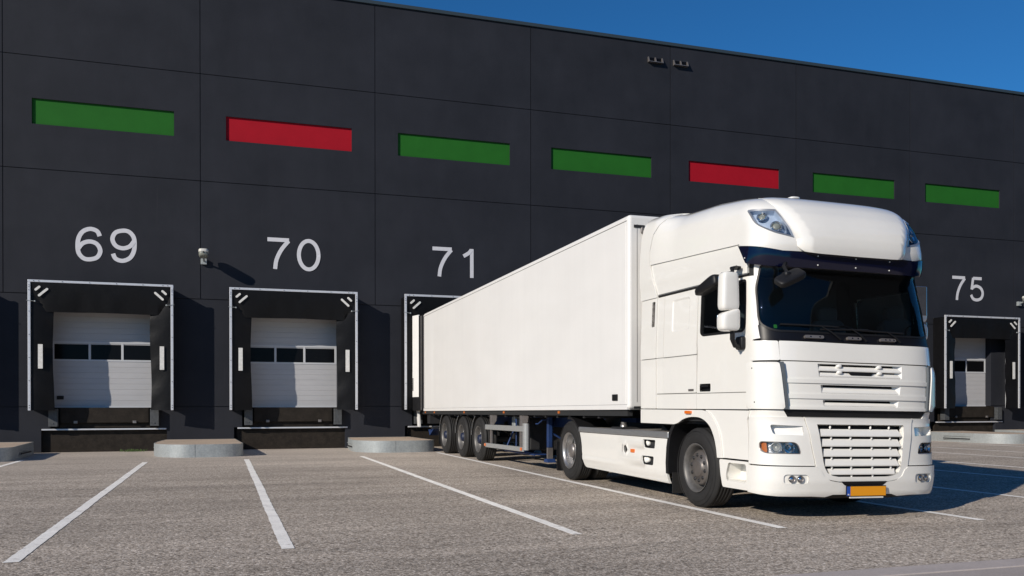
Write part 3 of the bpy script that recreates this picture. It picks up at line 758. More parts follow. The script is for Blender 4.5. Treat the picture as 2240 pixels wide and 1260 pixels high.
mb=MB(); mb.box(-1.12,1.12,.5,3.05,1.06,1.12); mb.build('cab_floor',M['inner'],CAB)
# white back wall and its roof side fillets
mb=MB(); zs=[1.02+i*.06 for i in range(45)]; 
vs=[]; 
for z in zs:
    a=S(-4.02,z,-.004); b=S(4.02,z,-.004); vs+=[a,b]
mb.add(vs,[(2*i,2*i+1,2*i+3,2*i+2) for i in range(len(zs)-1)]); mb.build('back_wall',M['paint'],CAB)
# --- side panels both sides
def cabside(sg):
    b_=(lambda pts: side(pts,sg)); near=sg<0
    # door with window and grip recess
    L=rnd(b_([(.425,1.405),(.425,2.695),(1.575,2.695),(1.575,1.405)]),.012)
    grip=rnd(b_([(1.245,1.40+.01),(1.245,1.51),(1.555,1.51),(1.555,1.41)]),.02)
    grip=rnd(b_([(1.25,1.42),(1.25,1.515),(1.50,1.515),(1.50,1.42)]),.02)
    d=P('door',L,[SW[sg],grip],parent=CAB)
    # crease line and gasket
    mb=MB(); g0=dens(SW[sg],.04); g1=inset(g0,.028)
    stripring(mb,g0,g1,S,.004,.004); rim(mb,g0,S,.004,-.02,.04); stripring(mb,g1,g1,S,.004,-.03); mb.build('window_gasket',M['black'],d,recalc=False)
    mb=MB(); panel(mb,inset(g0,.0),[],S,-.016,.003,.12,.06); w=mb.build('side_window',M['sideglass'],CAB,recalc=False)
    mb=MB(); panel(mb,grip,[],S,-.045,.002,.12,.04); rim(mb,grip,S,.001,-.045); mb.build('handle_recess',M['black'],d,recalc=False)
    mb=MB(); panel(mb,rnd(b_([(1.30,1.475),(1.30,1.505),(1.48,1.505),(1.48,1.475)]),.01),[],S,.004,.012,.1,.04); mb.build('door_handle',M['black'],d,recalc=False)
    P('step_cover',rnd(b_([(.425,1.21),(.425,1.395),(1.575,1.395),(1.575,1.21)]),.01))
    # sleeper: upper panel with an embossed rectangle
    e=rnd(b_([(1.78,2.20),(1.78,2.62),(2.23,2.62),(2.23,2.20)]),.05)
    P('sleeper_panel',rnd(b_([(1.585,1.885),(1.585,2.695),(2.44,2.695),(2.44,1.885)]),.01),[e])
    o=P('embossed_panel',inset(e,.022),off=-.010,thick=.01)
    mb=MB(); g=dens(e,.04); stripring(mb,g,inset(g,.024),S,.0,-.010); mb.build('emboss_edge',M['paint'],o,recalc=False)
    P('locker_door',rnd(b_([(1.585,1.41),(1.585,1.872),(2.44,1.872),(2.44,1.41)]),.012),off=.003)
    P('sill_panel',rnd(b_([(1.585,1.21),(1.585,1.397),(2.632,1.397),(2.632,1.21)]),.008))
    P('side_strip',rnd(b_([(2.449,1.41),(2.449,1.878),(2.632,1.878),(2.632,1.41)]),.006)); P('side_strip',rnd(b_([(2.449,1.886),(2.449,2.695),(2.632,2.695),(2.632,1.886)]),.006))
    # rear edge deflector with slot
    sl=rnd(b_([(2.69,2.31),(2.69,2.70-.05),(2.775,2.65),(2.775,2.31)]),.015)
    P('side_deflector',rnd(b_([(2.642,1.885),(2.642,2.70),(3.085,2.70),(3.085,1.885)]),.01),[sl],off=.012,thick=.03)
    mb=MB(); rim(mb,sl,S,.012,-.05); mb.mat(M['black']); panel(mb,sl,[],S,-.05,.002,.1,.05); mb.ms[0]=M['paint'] if False else mb.ms[0]
    mb2=MB(); rim(mb2,sl,S,.011,-.05); panel(mb2,sl,[],S,-.05,.002,.1,.05); mb2.build('intake_slot',M['hub'],CAB,recalc=False)
    mb2=MB(); panel(mb2,rnd(b_([(2.70,2.52),(2.70,2.64),(2.765,2.64),(2.765,2.56)]),.006),[],S,-.03,.01,.1,.05); mb2.build('slot_flap',M['black'],CAB,recalc=False)
    P('side_deflector',rnd(b_([(2.642,1.21),(2.642,1.875),(3.085,1.875),(3.085,1.21)]),.01),off=.008,thick=.03)
    # wheel arch band
    arch=smoothcurve([(2.12,1.012),(2.02,1.03),(1.90,1.075),(1.75,1.105),(1.60,1.112),(1.46,1.102),(1.33,1.06),(1.22,.985),(1.14,.87),(1.095,.75),(1.075,.64)],4)
    outer=smoothcurve([(.975,.64),(.995,.78),(1.03,.92),(1.10,1.03),(1.19,1.12),(1.30,1.175),(1.42,1.197)],4)
    P('wheel_arch',b_(arch+outer+[(2.63,1.199),(2.63,1.012)]),off=.018,thick=.06)
    P('rear_sill',rnd(b_([(2.642,1.012),(2.642,1.199),(3.085,1.199),(3.085,1.012)]),.01),off=.01,thick=.04)
    P('corner_panel',b_([(.43,.645),(.43,1.195)]+[(1.40,1.199)][:0]+[(1.36,1.199)]+[(y+0*.0-.006,z) for y,z in outer[::-1][2:]]+[(.965,.645)]),off=.0,thick=.03)
    # black inner wheel arch
    mb=MB(); a3=[S(sg*qy(y,z),z,.0) for y,z in arch]; n=len(a3)
    vs=[p for p in a3]+[Vector((p.x*.35,p.y,p.z)) for p in a3]
    mb.add(vs,[(i,i+1,n+i+1,n+i) for i in range(n-1)],True); mb.build('arch_liner',M['black'],CAB,recalc=False)
    # rear mud guard and flap behind the front wheel
    mb=MB(); 
    pts=[(2.12,1.01),(2.19,.94),(2.25,.85),(2.29,.70),(2.31,.5),(2.30,.36)]
    vs=[(sg*x,y,z) for x in (1.168,.84) for y,z in pts]; n=len(pts)
    mb.add(vs,[(i,i+1,n+i+1,n+i) for i in range(n-1)],True)
    vs=[(sg*1.168,y,z) for y,z in pts]+[(sg*1.168,y+.075,z) for y,z in pts]; mb.add(vs,[(i,i+1,n+i+1,n+i) for i in range(n-1)],False)
    mb.build('rear_wing',M['black'],CAB)
    mb=MB(); mb.box(*sorted((sg*1.15,sg*.86)),2.22,2.235,.11,.38); mb.build('mud_flap',M['rubber'],CAB)
    # boarding step
    L=rnd(b_([(.45,.305),(.45,.625),(1.055,.625),(1.03,.45),(1.0,.305)]),.03)
    rec=rnd(b_([(.452,.37),(.452,.60),(.86,.60),(.90,.45),(.88,.37)]),.025)
    rec=rnd(b_([(.50,.385),(.50,.595),(.86,.595),(.91,.46),(.90,.385)]),.03)
    st=P('step_panel',L,[rec],off=.0,thick=.03)
    mb=MB(); rim(mb,rec,S,0,-.20); panel(mb,rec,[],S,-.20,.002,.1,.05); mb.build('step_recess',M['paint'],st,recalc=False)
    mb=MB(); mb.box(*sorted((sg*1.155,sg*.95)),.50,.89,.375,.395); mb.build('step_tread',M['plasticW'],st,bevel=.005)
    # amber repeater over the arch
    mb=MB(); panel(mb,rnd(b_([(1.66,1.15),(1.66,1.186),(1.80,1.186),(1.80,1.15)]),.012),[],S,.045,.03,.1,.03); mb.build('side_marker',M['amber'],CAB,recalc=False)
    # front corner, above and below
    q=lambda Y,z: sg*qy(Y,z)
    f_=lambda X,z: (qx(-sg*-X,z),z)
    P('corner_cover',rnd([(q(.415,1.745),1.745),(q(.415,1.965),1.965),(qx(sg*.99,1.955),1.955),(qx(sg*.985,1.745),1.745)],.02),off=.006)
    def bul(u,v): 
        e=min(1,abs(v-1.215)/.05,abs(1.73-v)/.05); return .018+.028*math.sqrt(max(0,1-(1-max(0,min(1,e)))**2))
    P('corner_deflector',rnd([(q(.425,1.215),1.215),(q(.425,1.73),1.73),(qx(sg*1.0,1.72),1.72),(qx(sg*.95,1.215),1.215)],.03),off=bul,thick=.05)
    mb=MB(); panel(mb,rnd([(qx(sg*1.01,1.725),1.725),(qx(sg*.96,1.215),1.215),(qx(sg*.915,1.215),1.215),(qx(sg*.955,1.725),1.725)],.01),[],S,.034,.03,.1,.05); mb.build('deflector_slot',M['slotgrey'],CAB,recalc=False)
    if sg>0:   # far side: the vane stands out beyond the cab edge, carried on little ribs
        pts=smoothcurve([(.0,1.74),(.10,1.725),(.135,1.66),(.14,1.45),(.125,1.27),(.09,1.215),(0,1.20)],4)
        mb=MB(); ring=[]
        for (dx,z) in pts:
            ring.append((1.035+dx*1.15,.20+dx*.9,z-.037))
        mb.tube(ring,.013,8,flat=1.2)
        for z in (1.61,1.51,1.41,1.31): mb.box(1.03,1.185,.28,.30,z-.040,z-.028)
        v_=mb.build('side_vane',M['paint'],CAB)
        mb=MB(); mb.prism([(1.02,1.19),(1.17,1.22),(1.19,1.60),(1.15,1.68),(1.02,1.70)],.315,.33,'y'); mb.build('vane_back',M['vane'],v_)
    # mirrors
    def T(p): return (-p[0]-(.06 if abs(p[0])>1.25 else .0),p[1]+.14,p[2]-.04) if sg>0 else p
    m=MB(); fn=lambda p: p
    up=empty('mirror',(0,0,0),parent=CAB)
    mb=MB(); mb.sq(T((-1.385,.51,2.515)),(.105,.075,.212),.28,.42,fn=lambda p: Vector((p.x*(1-.06*p.z/.2),p.y,p.z))); mb.build('mirror_shell',M['paint'],up)
    mb=MB(); mb.box(*sorted((T((-1.47,0,0))[0],T((-1.30,0,0))[0])),.575,.59,2.33,2.69); mb.build('mirror_glass',M['chrome'],up,bevel=.01)
    mb=MB(); mb.sq(T((-1.385,.51,2.19)),(.118,.085,.115),.4,.5,fn=lambda p: Vector((p.x,p.y,p.z+(.045*(p.x*(1 if sg<0 else -1))/.14 if p.z>0 else 0)))); mb.build('lower_mirror_shell',M['paint'],up)
    mb=MB(); mb.box(*sorted((T((-1.48,0,0))[0],T((-1.30,0,0))[0])),.585,.597,2.11,2.26); mb.build('lower_mirror_glass',M['chrome'],up,bevel=.01)
    mb=MB(); mb.tube([T((-1.17,.66,2.80)),T((-1.24,.58,2.80)),T((-1.33,.52,2.765)),T((-1.335,.51,2.70))],.022,8); mb.sq(T((-1.22,.63,2.80)),(.05,.06,.018),.4,.5); mb.build('mirror_arm',M['black'],up)
    mb=MB(); mb.tube([T((-1.335,.51,2.33)),T((-1.335,.51,2.28))],.02,8); mb.build('mirror_link',M['black'],up)
    mb=MB(); mb.tube([T((-1.34,.50,2.1)),T((-1.335,.51,1.99)),T((-1.29,.53,1.92)),T((-1.17,.56,1.90))],.028,10); mb.sq(T((-1.19,.57,1.95)),(.035,.07,.075),.4,.4)
    mb.build('lower_mirror_arm',M['black'],up)
    kb=MB(); kb.sq((0,0,0),(.075,.235,.062),.45,.45,rot=Matrix.Rotation(R(-14)*1,3,'X'),fn=lambda p: Vector((p.x,p.y,p.z*(1.0-.25*p.y/.2))))
    kb.xf(lambda v: T((v[0]-1.37,v[1]+.96,v[2]+2.63)))
    kb.tube([T((-1.17,.78,2.76)),T((-1.30,.79,2.74))],.03,8); kb.build('kerb_mirror',M['black'],CAB)
for sg in (-1,1): cabside(sg)
for sg in (-1,1):   # pale backing behind the panel joints
    mb=MB(); panel(mb,side([(.44,1.215),(.44,2.69),(3.08,2.69),(3.08,1.215)],sg),[inset(dens(SW[sg],.1),-.03),rnd(side([(2.68,2.30),(2.68,2.66),(2.785,2.66),(2.785,2.30)],sg),.01),rnd(side([(1.24,1.41),(1.24,1.525),(1.51,1.525),(1.51,1.41)],sg),.01)],S,-.013,.002,.15,.08); mb.build('joint_backing',M['backing'],CAB,recalc=False)
# drip rail along the roof joint
for sg in (-1,1):
    mb=MB(); pts=[S(sg*qy(Y,2.71),2.708,.012) for Y in [.50+i*.1 for i in range(22)]]; mb.tube(pts,.009,6); mb.build('drip_rail',M['black'],CAB)
    mb=MB(); pts=[S(sg*qy(Y,2.71),2.722,.016) for Y in [.50+i*.1 for i in range(22)]]; mb.tube(pts,.006,6); mb.build('roof_joint',M['alu'],CAB)
# A pillars and scuttle
for sg in (-1,1):
    P('pillar',[(sg*1.255,1.99),(sg*1.40,1.975),(sg*qy(.418,2.3),2.3),(sg*qy(.418,2.6),2.6),(sg*qy(.43,2.83),2.86),(sg*1.10,2.88),(sg*1.155,2.83),(sg*1.25,2.55),(sg*1.26,2.14)],off=-.002)
P('scuttle',rnd([(-1.255,1.965),(-1.27,2.13),(-1.25,2.14),(-1.10,2.07),(0,2.06),(1.10,2.07),(1.25,2.14),(1.27,2.13),(1.255,1.965),(0,1.96)],.0),off=.0,m='scuttle',thick=.03)
mb=MB(); g0=dens(WS,.05); g1=inset(g0,.022); stripring(mb,g0,g1,S,.006,.006); rim(mb,g0,S,.006,-.02,.05); stripring(mb,g1,g1,S,.006,-.04); mb.build('windscreen_gasket',M['black'],CAB,recalc=False)
mb=MB(); panel(mb,WS,[],S,-.004,.004,.09,.06); mb.build('windscreen',M['glass'],CAB,recalc=False)
# steps on the scuttle
for x,w,hs in ((-.62,.125,(-.05,.07)),(-.07,.10,(-.03,.05)),(.42,.115,(-.04,.02,.08))):
    mb=MB(); panel(mb,rnd([(x-w,1.985),(x+w,1.985),(x+w,2.022),(x-w,2.022)],.018),[],S,.028,.03,.1,.03); o=mb.build('wiper_step',M['hub'],CAB,recalc=False)
    for h in hs:
        mb=MB(); panel(mb,circ((x+h,2.003),.011,10),[],S,.03,.004,.1,.02); mb.build('step_hole',M['blackgloss'],o,recalc=False)
# wipers
for (a,b,c) in (((-.26,1.985),(-.52,2.125),(-1.02,2.135)),((.10,1.98),(-.10,2.11),(-.52,2.09)),((.60,1.985),(.42,2.09),(-.02,2.10))):
    w=empty('wiper',(0,0,0),parent=CAB)
    mb=MB(); mb.tube([S(a[0],a[1],.02),S((a[0]+b[0])/2,(a[1]+b[1])/2,.045),S(b[0],b[1],.035)],[.013,.009,.007],6); mb.build('wiper_arm',M['black'],w)
    mb=MB(); mb.tube([S(b[0]+.25+(c[0]-b[0]-.25)*i/10,b[1]+.0+(c[1]-b[1])*i/10,.02) for i in range(11)],.011,6); mb.build('wiper_blade',M['black'],w)
# front mirror on its arm
fm=empty('front_mirror',(0,0,0),parent=CAB)
mb=MB(); mb.sq((-.95,.0,2.615),(.175,.085,.042),.45,.45,rot=Matrix.Rotation(R(-24),3,'Y')@Matrix.Rotation(R(35),3,'X')); mb.build('mirror_shell',M['black'],fm)
mb=MB(); mb.tube([S(-.88,2.86,.02),(-.93,.14,2.76),(-.95,.04,2.66)],.02,8); mb.sq((-.97,.03,2.655),(.045,.05,.03),.6,.6); mb.build('mirror_arm',M['black'],fm)
# --- front: hood, upper grille
zt=1.955
P('hood',rnd(front([(-.985,1.745),(-.985,1.955),(0,1.945),(.985,1.955),(.985,1.745),(0,1.742)]),.012),off=.008,thick=.03)
UG=front([(-.985,1.735),(0,1.732),(.985,1.735),(.93,1.215),(0,1.212),(-.93,1.215)])
h1=rnd(front([(-.55,1.575),(-.56,1.716),(.56,1.716),(.55,1.575)]),.01)
h2=rnd(front([(-.52,1.395),(-.535,1.487),(.535,1.487),(.52,1.395)]),.01)
h3=rnd(front([(-.49,1.255),(-.505,1.322),(.505,1.322),(.49,1.255)]),.01)
gu=P('upper_grille',rnd(UG,.01),[h1,h2,h3],off=.0,thick=.03)
for (a,b) in ((1.503,1.548),(1.335,1.386),(1.217,1.250)):
    w0=.985-(1.735-a)*.106; mb=MB(); panel(mb,rnd(front([(-w0,a),(-w0-.003,b),(w0+.003,b),(w0,a)]),.012),[],S,.013,.02,.2,.06); mb.build('grille_bar',M['paint'],gu,recalc=False)
mb=MB(); panel(mb,UG,[],S,-.09,.002,.2,.1); mb.build('grille_backing',M['inner'],gu,recalc=False)
def slat(z0,z1,w0,w1,o0,o1,parent,nm='slat'):
    mb=MB(); n=14; vs=[]
    for j,(z,o,w) in enumerate(((z1,o1-.03,w1),(z1,o1,w1),(z0+.01,o0,w0),(z0,o0-.004,w0),(z0,o0-.04,w0))):
        for i in range(n+1): x=-w+2*w*i/n; vs.append(S(qx(x,z),z,o))
    mb.add(vs,[(j*(n+1)+i,j*(n+1)+i+1,(j+1)*(n+1)+i+1,(j+1)*(n+1)+i) for j in range(4) for i in range(n)],False)
    for sgn in (0,n): mb.add([vs[j*(n+1)+sgn] for j in range(5)],[(0,1,2,3,4)])
    return mb.build(nm,M['paint'],parent)
slat(1.577,1.628,.535,.53,-.004,-.03,gu); slat(1.640,1.695,.545,.54,.0,-.028,gu)
for x in (-.30,.27):
    for z in (1.632,1.70):
        mb=MB(); c=S(x,z,-.02); mb.sq(tuple(c),(.035,.03,.022),.8,.8); mb.build('grille_stud',M['paint'],gu)
mb=MB(); panel(mb,rnd(front([(-.13,1.600),(-.16,1.636),(.16,1.636),(.13,1.600)]),.01),[],S,-.006,.01,.1,.04); mb.build('emblem_recess',M['black'],gu,recalc=False)
for (z0,z1,w0,w1) in ((1.575,1.716,.55,.56),(1.395,1.487,.52,.535),(1.255,1.322,.49,.505)):
    for s in (-1,1):
        mb=MB(); mb.add([S(qx(s*w0,z0),z0,.001),S(qx(s*w1,z1),z1,.001),S(qx(s*(w1-.075),z1),z1,-.06),S(qx(s*(w0-.045),z0),z0,-.045)],[(0,1,2,3)]); mb.build('opening_cheek',M['paint'],gu)
slat(1.396,1.462,.518,.51,-.006,-.040,gu); slat(1.256,1.297,.488,.48,-.006,-.03,gu)
for hh in (h1,h2,h3):   # slanted cheeks of the openings
    mb=MB(); rim(mb,dens(hh,.05),S,0,-.06,.05); mb.build('opening_edge',M['paint'],gu,recalc=False)
# dark gap under the upper grille
P('front_gap',rnd(front([(-.93,1.135),(-.95,1.21),(.95,1.21),(.93,1.135)]),.03),off=-.022,thick=.005,m='black')
for sg in (-1,1): P('gap_filler',rnd([(sg*qy(.45,1.17),1.125),(sg*qy(.45,1.17),1.205),(qx(sg*.955,1.2),1.205),(qx(sg*.90,1.13),1.125)],.0),off=-.014,thick=.01,m='paint')
# --- lower front: lamp panels
def bord(t):   # outer border of the grille surround: half width at height
    return _lt([(.43,.30),(.445,.42),(.50,.535),(.60,.605),(.80,.645),(1.0,.68),(1.135,.715)],t)[0]
def lpanel(sg):
    L=[(sg*qy(.43,.61),.61),(sg*qy(.43,1.13),1.13)]+[(qx(sg*(bord(z)+.008),z),z) for z in (1.13,1.0,.9,.8,.7,.607)]
    lamp=rnd([(sg*1.315,.79,.05),(sg*1.27,.866,.03),(sg*.98,.866,.02),(sg*.905,.866,.07),(sg*.875,.80,.05),(sg*.86,.738,.02),(sg*1.20,.735,.06)],.03,5)
    lamp=rnd([(sg*1.31,.865,.05),(qx(sg*.81,.86),.862,.08),(qx(sg*.775,.735),.733,.025),(sg*1.24,.735,.06),(sg*1.31,.77,.03)],.03,6)
    duct=rnd([(sg*1.175,1.048,.03),(qx(sg*.74,1.03),1.035,.0),(qx(sg*.74,.93),.935,.0),(sg*1.15,.945,.03)],.02,5)
    df=lambda u,v: -.085*max(0,min(1,(abs(u)-.76)/.36))**.8-.002
    p=P('lamp_panel',rnd(L,.01),[lamp,duct],off=.0,thick=.03,st=.04)
    mb=MB(); panel(mb,duct,[],S,df,.002,.05,.04); D_=dens(duct,.03); n_=len(D_); mb.add([S(a,b,0) for a,b in D_]+[S(a,b,df(a,b)) for a,b in D_],[(i,(i+1)%n_,n_+(i+1)%n_,n_+i) for i in range(n_)]); mb.build('air_duct',M['paint'] if sg<0 else M['paint'],p,recalc=False)
    h=empty('headlight',(0,0,0),parent=CAB)
    mb=MB(); panel(mb,lamp,[],S,-.075,.002,.1,.05); rim(mb,lamp,S,-.004,-.075); mb.build('lamp_bowl',M['lensb'],h,recalc=False)
    mb=MB(); g=dens(lamp,.03); stripring(mb,g,inset(g,.008*(1)),S,.003,-.002); mb.build('lamp_trim',M['hub'],h,recalc=False)
    for qq,r in ((1.115,.058),(.965,.055)):
        c=S(sg*qq,.80,-.035); n=SN(sg*qq,.80); rot=n.to_track_quat('Z','Y').to_matrix()
        mb=MB(); mb.lathe([(-.03,.012),(-.028,.03),(-.015,.046),(.012,r),(.014,r+.004),(.008,r+.006)],(0,0,0),'z',24); mb.xf(lambda v: c+rot@Vector(v)); mb.build('reflector',M['chrome'],h,recalc=False)
        mb=MB(); mb.sq((0,0,-.006),(.014,.014,.016),1,1,12,8); mb.xf(lambda v: c+rot@Vector(v)); mb.build('bulb',M['lampw'],h)
    am=rnd([(sg*1.30,.85),(sg*1.235,.855),(sg*1.225,.745),(sg*1.25,.745),(sg*1.30,.775)],.02)
    mb=MB(); panel(mb,am,[],S,-.03,.02,.1,.04); mb.build('indicator',M['darkamber'],h,recalc=False)
    mb=MB(); panel(mb,lamp,[],S,-.003,.003,.1,.05); mb.build('lamp_lens',M['lens'],h,recalc=False)
for sg in (-1,1): lpanel(sg)
# --- lower grille
OUT=[(-bord(z),z) for z in (1.13,1.0,.85,.70,.60,.54,.49,.455)]+[(-.33,.438),(0,.434)]
OUT=OUT+[(-x,z) for x,z in OUT[::-1][1:]]
def inb(t): return _lt([(.487,.36),(.51,.45),(.56,.495),(.62,.515),(.80,.54),(1.055,.575)],t)[0]
INN=[(-inb(z),z) for z in (1.055,.95,.8,.65,.58,.53,.50)]+[(-.33,.487),(0,.485)]
INN=INN+[(-x,z) for x,z in INN[::-1][1:]]
lg=P('lower_grille',front(OUT),[front(INN)],off=.012,thick=.05,st=.04)
mb=MB(); rim(mb,front(INN),S,.012,-.05,.04); mb.build('grille_reveal',M['paint'],lg,recalc=False)
mb=MB(); panel(mb,front(INN),[],S,-.10,.002,.15,.06); mb.build('grille_backing',M['inner'],lg,recalc=False)
for a,b in ((.926,1.012),(.816,.900),(.706,.792),(.601,.682),(.508,.575)):
    w=inb(a)-.022; slat(a,b,w,inb(b)-.05,.006,-.030,lg)
for x in (-.42,-.15,.15,.42):
    for z in (1.03,.912,.803,.693,.588,.497):
        if abs(x)<inb(z)-.03:
            mb=MB(); mb.sq(tuple(S(x,z,-.022)),(.011,.012,.02),.9,.9,10,8); mb.build('slat_clip',M['paint'],lg)
# --- bumper
top=[(qy(.43,.595),.595)]
BL=[(-qy(1.0,.3)*0-qy(.43,.595),.597),(-qx(.612,.597),.597),(-.595,.56),(-.55,.49),(-.47,.447),(-.33,.428),(0,.423)]
BL=[(-qy(.445,.597),.597)]+[(x,z) for x,z in BL[1:]]
BR=[(-x,z) for x,z in BL[::-1][1:]]
bot=[(qy(.445,.31),.30),(1.1,.285),(.7,.285),(.52,.275),(.42,.30),(0,.30),(-.42,.30),(-.52,.275),(-.7,.285),(-1.1,.285),(-qy(.445,.31),.30)]
def foghole(sg): return [(sg*(.80+.115+.0)+ (.1 if 1 else 0)*0+ .155*max(-1,min(1,1.35*math.cos(a)))*1.0 , .463+.046*math.sin(a)) for a in [2*math.pi*i/28 for i in range(28)]]
fh={s:rnd([(s*.755,.512),(s*1.05,.512),(s*1.05,.415),(s*.755,.415)],.048,6) for s in (-1,1)}
bp=P('bumper',rnd(BL+BR+bot,.008),[fh[-1],fh[1]],off=.02,thick=.05,st=.045)
for sg in (-1,1):
    mb=MB(); panel(mb,fh[sg],[],S,.004,.002,.1,.03); rim(mb,fh[sg],S,.02,.004); mb.build('fog_lamp_recess',M['paint'],bp,recalc=False)
    for qq in (.855,.955):
        f=empty('fog_lamp',(0,0,0),parent=CAB)
        c=S(sg*qq,.463,.006); n=SN(sg*qq,.463); rot=n.to_track_quat('Z','Y').to_matrix()
        mb=MB(); mb.lathe([(.012,.040),(.014,.034),(-.02,.028),(-.03,.0)],(0,0,0),'z',20); mb.xf(lambda v: c+rot@Vector(v)); mb.build('reflector',M['hub'],f,recalc=False)
        mb=MB(); mb.sq((0,0,-.004),(.03,.03,.018),1,1,16,8); mb.xf(lambda v: c+rot@Vector(v)); mb.build('lens',M['chrome'],f)
# black strip between bumper and road, number plate
mb=MB(); panel(mb,[(-1.05,.285),(-1.05,.245),(-.5,.225),(.5,.225),(1.05,.245),(1.05,.285)],[],S,-.03,.02,.1,.06); mb.build('bumper_lip',M['black'],CAB,recalc=False)
mb=MB(); panel(mb,rnd([(-.33,.44),(.33,.44),(.27,.395),(-.27,.395)],.02),[],S,.022,.003,.1,.05); mb.build('bumper_notch',M['black'],CAB,recalc=False)
pl=empty('licence_plate',(0,-.03,0),parent=CAB)
mb=MB(); mb.box(-.265,.265,-.012,0,.252,.372); mb.build('plate_holder',M['black'],pl,bevel=.004)
mb=MB(); mb.box(-.213,.256,-.016,-.0125,.262,.364); mb.build('plate_field',M['plate'],pl)
mb=MB(); mb.box(-.257,-.214,-.0162,-.0125,.262,.364); mb.build('plate_band',M['plateb'],pl)
# two small letters on the plate's blue band
mb=MB(); 
for (x0,z0,x1,z1) in ((-.246,.270,-.246,.284),(-.246,.284,-.238,.270),(-.238,.270,-.238,.284),(-.232,.284,-.232,.270),(-.232,.270,-.225,.270)):
    mb.tube([(x0,-.0168,z0),(x1,-.0168,z1)],.0016,4)
mb.build('plate_letters',M['mark'],pl)
mb=MB(); mb.box(-.22,.22,-.02,-.004,.236,.251); mb.build('plate_strip',M['mark'],pl)
pl.rotation_euler=(0,R(.97),0)
# --- visor and roof
VT=lambda q:2.965+.09*max(0,min(1,(abs(q)-.95)/.6))**1.0
vis=[(-1.335,2.845)]+[(-1.535,3.055)]+[(q/20,VT(q/20)) for q in range(-30,31)]+[(1.535,3.055),(1.335,2.845),(1.0,2.81),(0,2.805),(-1.0,2.81)]
def voff(u,v): return .03+.075*max(0,1-abs(u)/1.7)**.4*max(0,min(1,(3.03-v)/.2))*1.0
vs_=P('sun_visor',rnd(vis,.01),off=lambda u,v: .035+.06*max(0,min(1,(3.0-v)/.16))*max(.25,min(1,(1.45-abs(u))/.5)),thick=.05,m='blackgloss',grid=.06)
for x in (-.52,.02,.52):
    for z,dx in ((2.935,0),(2.865,.01)):
        mb=MB(); n=SN(x,z); mb.sq(tuple(S(x+dx,z,.045+.06*min(1,(3.0-z)/.16))),(.008,.008,.008),1,1,10,6); mb.build('visor_bolt',M['mark'],vs_)
for sg in (-1,1):
    mb=MB(); mb.sq(tuple(S(sg*1.36,2.90,.045)),(.008,.008,.008),1,1,10,6); mb.build('visor_bolt',M['mark'],vs_)
seam=[(3.60,2.735),(3.72,2.95),(3.80,3.11),(3.82,3.30),(3.74,3.50),(3.60,3.60),(3.40,3.68),(3.15,3.735)]
crease=lambda q: 3.075+.05*max(0,(abs(q)-1.5)/2.3)
lampP={sg:rnd([(sg*1.34,3.475,.03),(sg*1.02,3.455,.01),(sg*.83,3.11,.01),(sg*1.10,3.165,.12),(sg*1.275,3.26,.12)],.03,6) for sg in (-1,1)}
st=smoothcurve([(a,b) for a,b in seam],3)
upper=[(-a,b) for a,b in st if b>crease(a)]
up0=[(-3.80+.01,crease(3.8))]
def interp_seam(z):
    return _lt([(b,a) for a,b in seam],z)[0]
US=[(-(interp_seam(z)-.006),z) for z in (crease(3.8),3.2,3.3,3.4,3.5,3.6,3.68,3.732)]
roofL=[(-1.54,crease(1.54)),(-2.2,crease(2.2)),(-3.0,crease(3.0))]+US
roofR=[(-x,z) for x,z in roofL[::-1]]
vtop=[(q/20,VT(q/20)+.004) for q in range(30,-31,-1)]
P('roof',roofL+roofR+vtop,[lampP[-1],lampP[1]],off=.022,thick=.05,grid=.05,st=.05)
for sg in (-1,1):
    LS=[(sg*(interp_seam(z)-.006),z) for z in (2.735,2.85,2.95,3.05)]
    P('roof_lower_side',[(sg*1.345,2.735)]+LS+[(sg*(interp_seam(3.1)-.006),crease(3.8)+.002),(sg*3.0,crease(3.0)+.002),(sg*2.2,crease(2.2)+.002),(sg*1.55,crease(1.54)+.002),(sg*1.34,2.85)],off=.004,thick=.03)
    C=[(sg*(interp_seam(z)+.006),z) for z in (2.70,2.85,2.95,3.05,3.11,3.2,3.3,3.4,3.5,3.6,3.68,3.732)]
    P('roof_collar',C+[(sg*4.12,3.732),(sg*4.12,3.4),(sg*4.10,2.70)],off=.026,thick=.04)
    # roof lamps
    rl=empty('roof_lamp',(0,0,0),parent=CAB); L=lampP[sg]
    mb=MB(); g=dens(L,.03); i1=inset(g,.020); stripring(mb,g,i1,S,.026,.020); rim(mb,g,S,.026,-.01); mb.build('lamp_trim',M['alu'],rl,recalc=False)
    mb=MB(); rim(mb,i1,S,.020,-.05); panel(mb,i1,[],S,-.05,.002,.1,.05); mb.build('lamp_bowl',M['skybowl'],rl,recalc=False)
    for qq,zz,r in ((1.19,3.385,.052),(1.035,3.255,.060)):
        c=S(sg*qq,zz,-.02); n=SN(sg*qq,zz); rot=n.to_track_quat('Z','Y').to_matrix()
        mb=MB(); mb.lathe([(-.03,.01),(-.025,.03),(-.01,.045),(.015,r),(.016,r+.005),(.006,r+.008)],(0,0,0),'z',24); mb.xf(lambda v: c+rot@Vector(v)); mb.build('reflector',M['chrome'],rl,recalc=False)
        mb=MB(); mb.sq((0,0,.0),(r*.7,r*.7,.018),1,1,16,8); mb.xf(lambda v: c+rot@Vector(v)); mb.build('projector',M['lampg'],rl)
    mb=MB(); panel(mb,i1,[],S,.018,.003,.08,.05); mb.build('lamp_lens',M['lens'],rl,recalc=False)
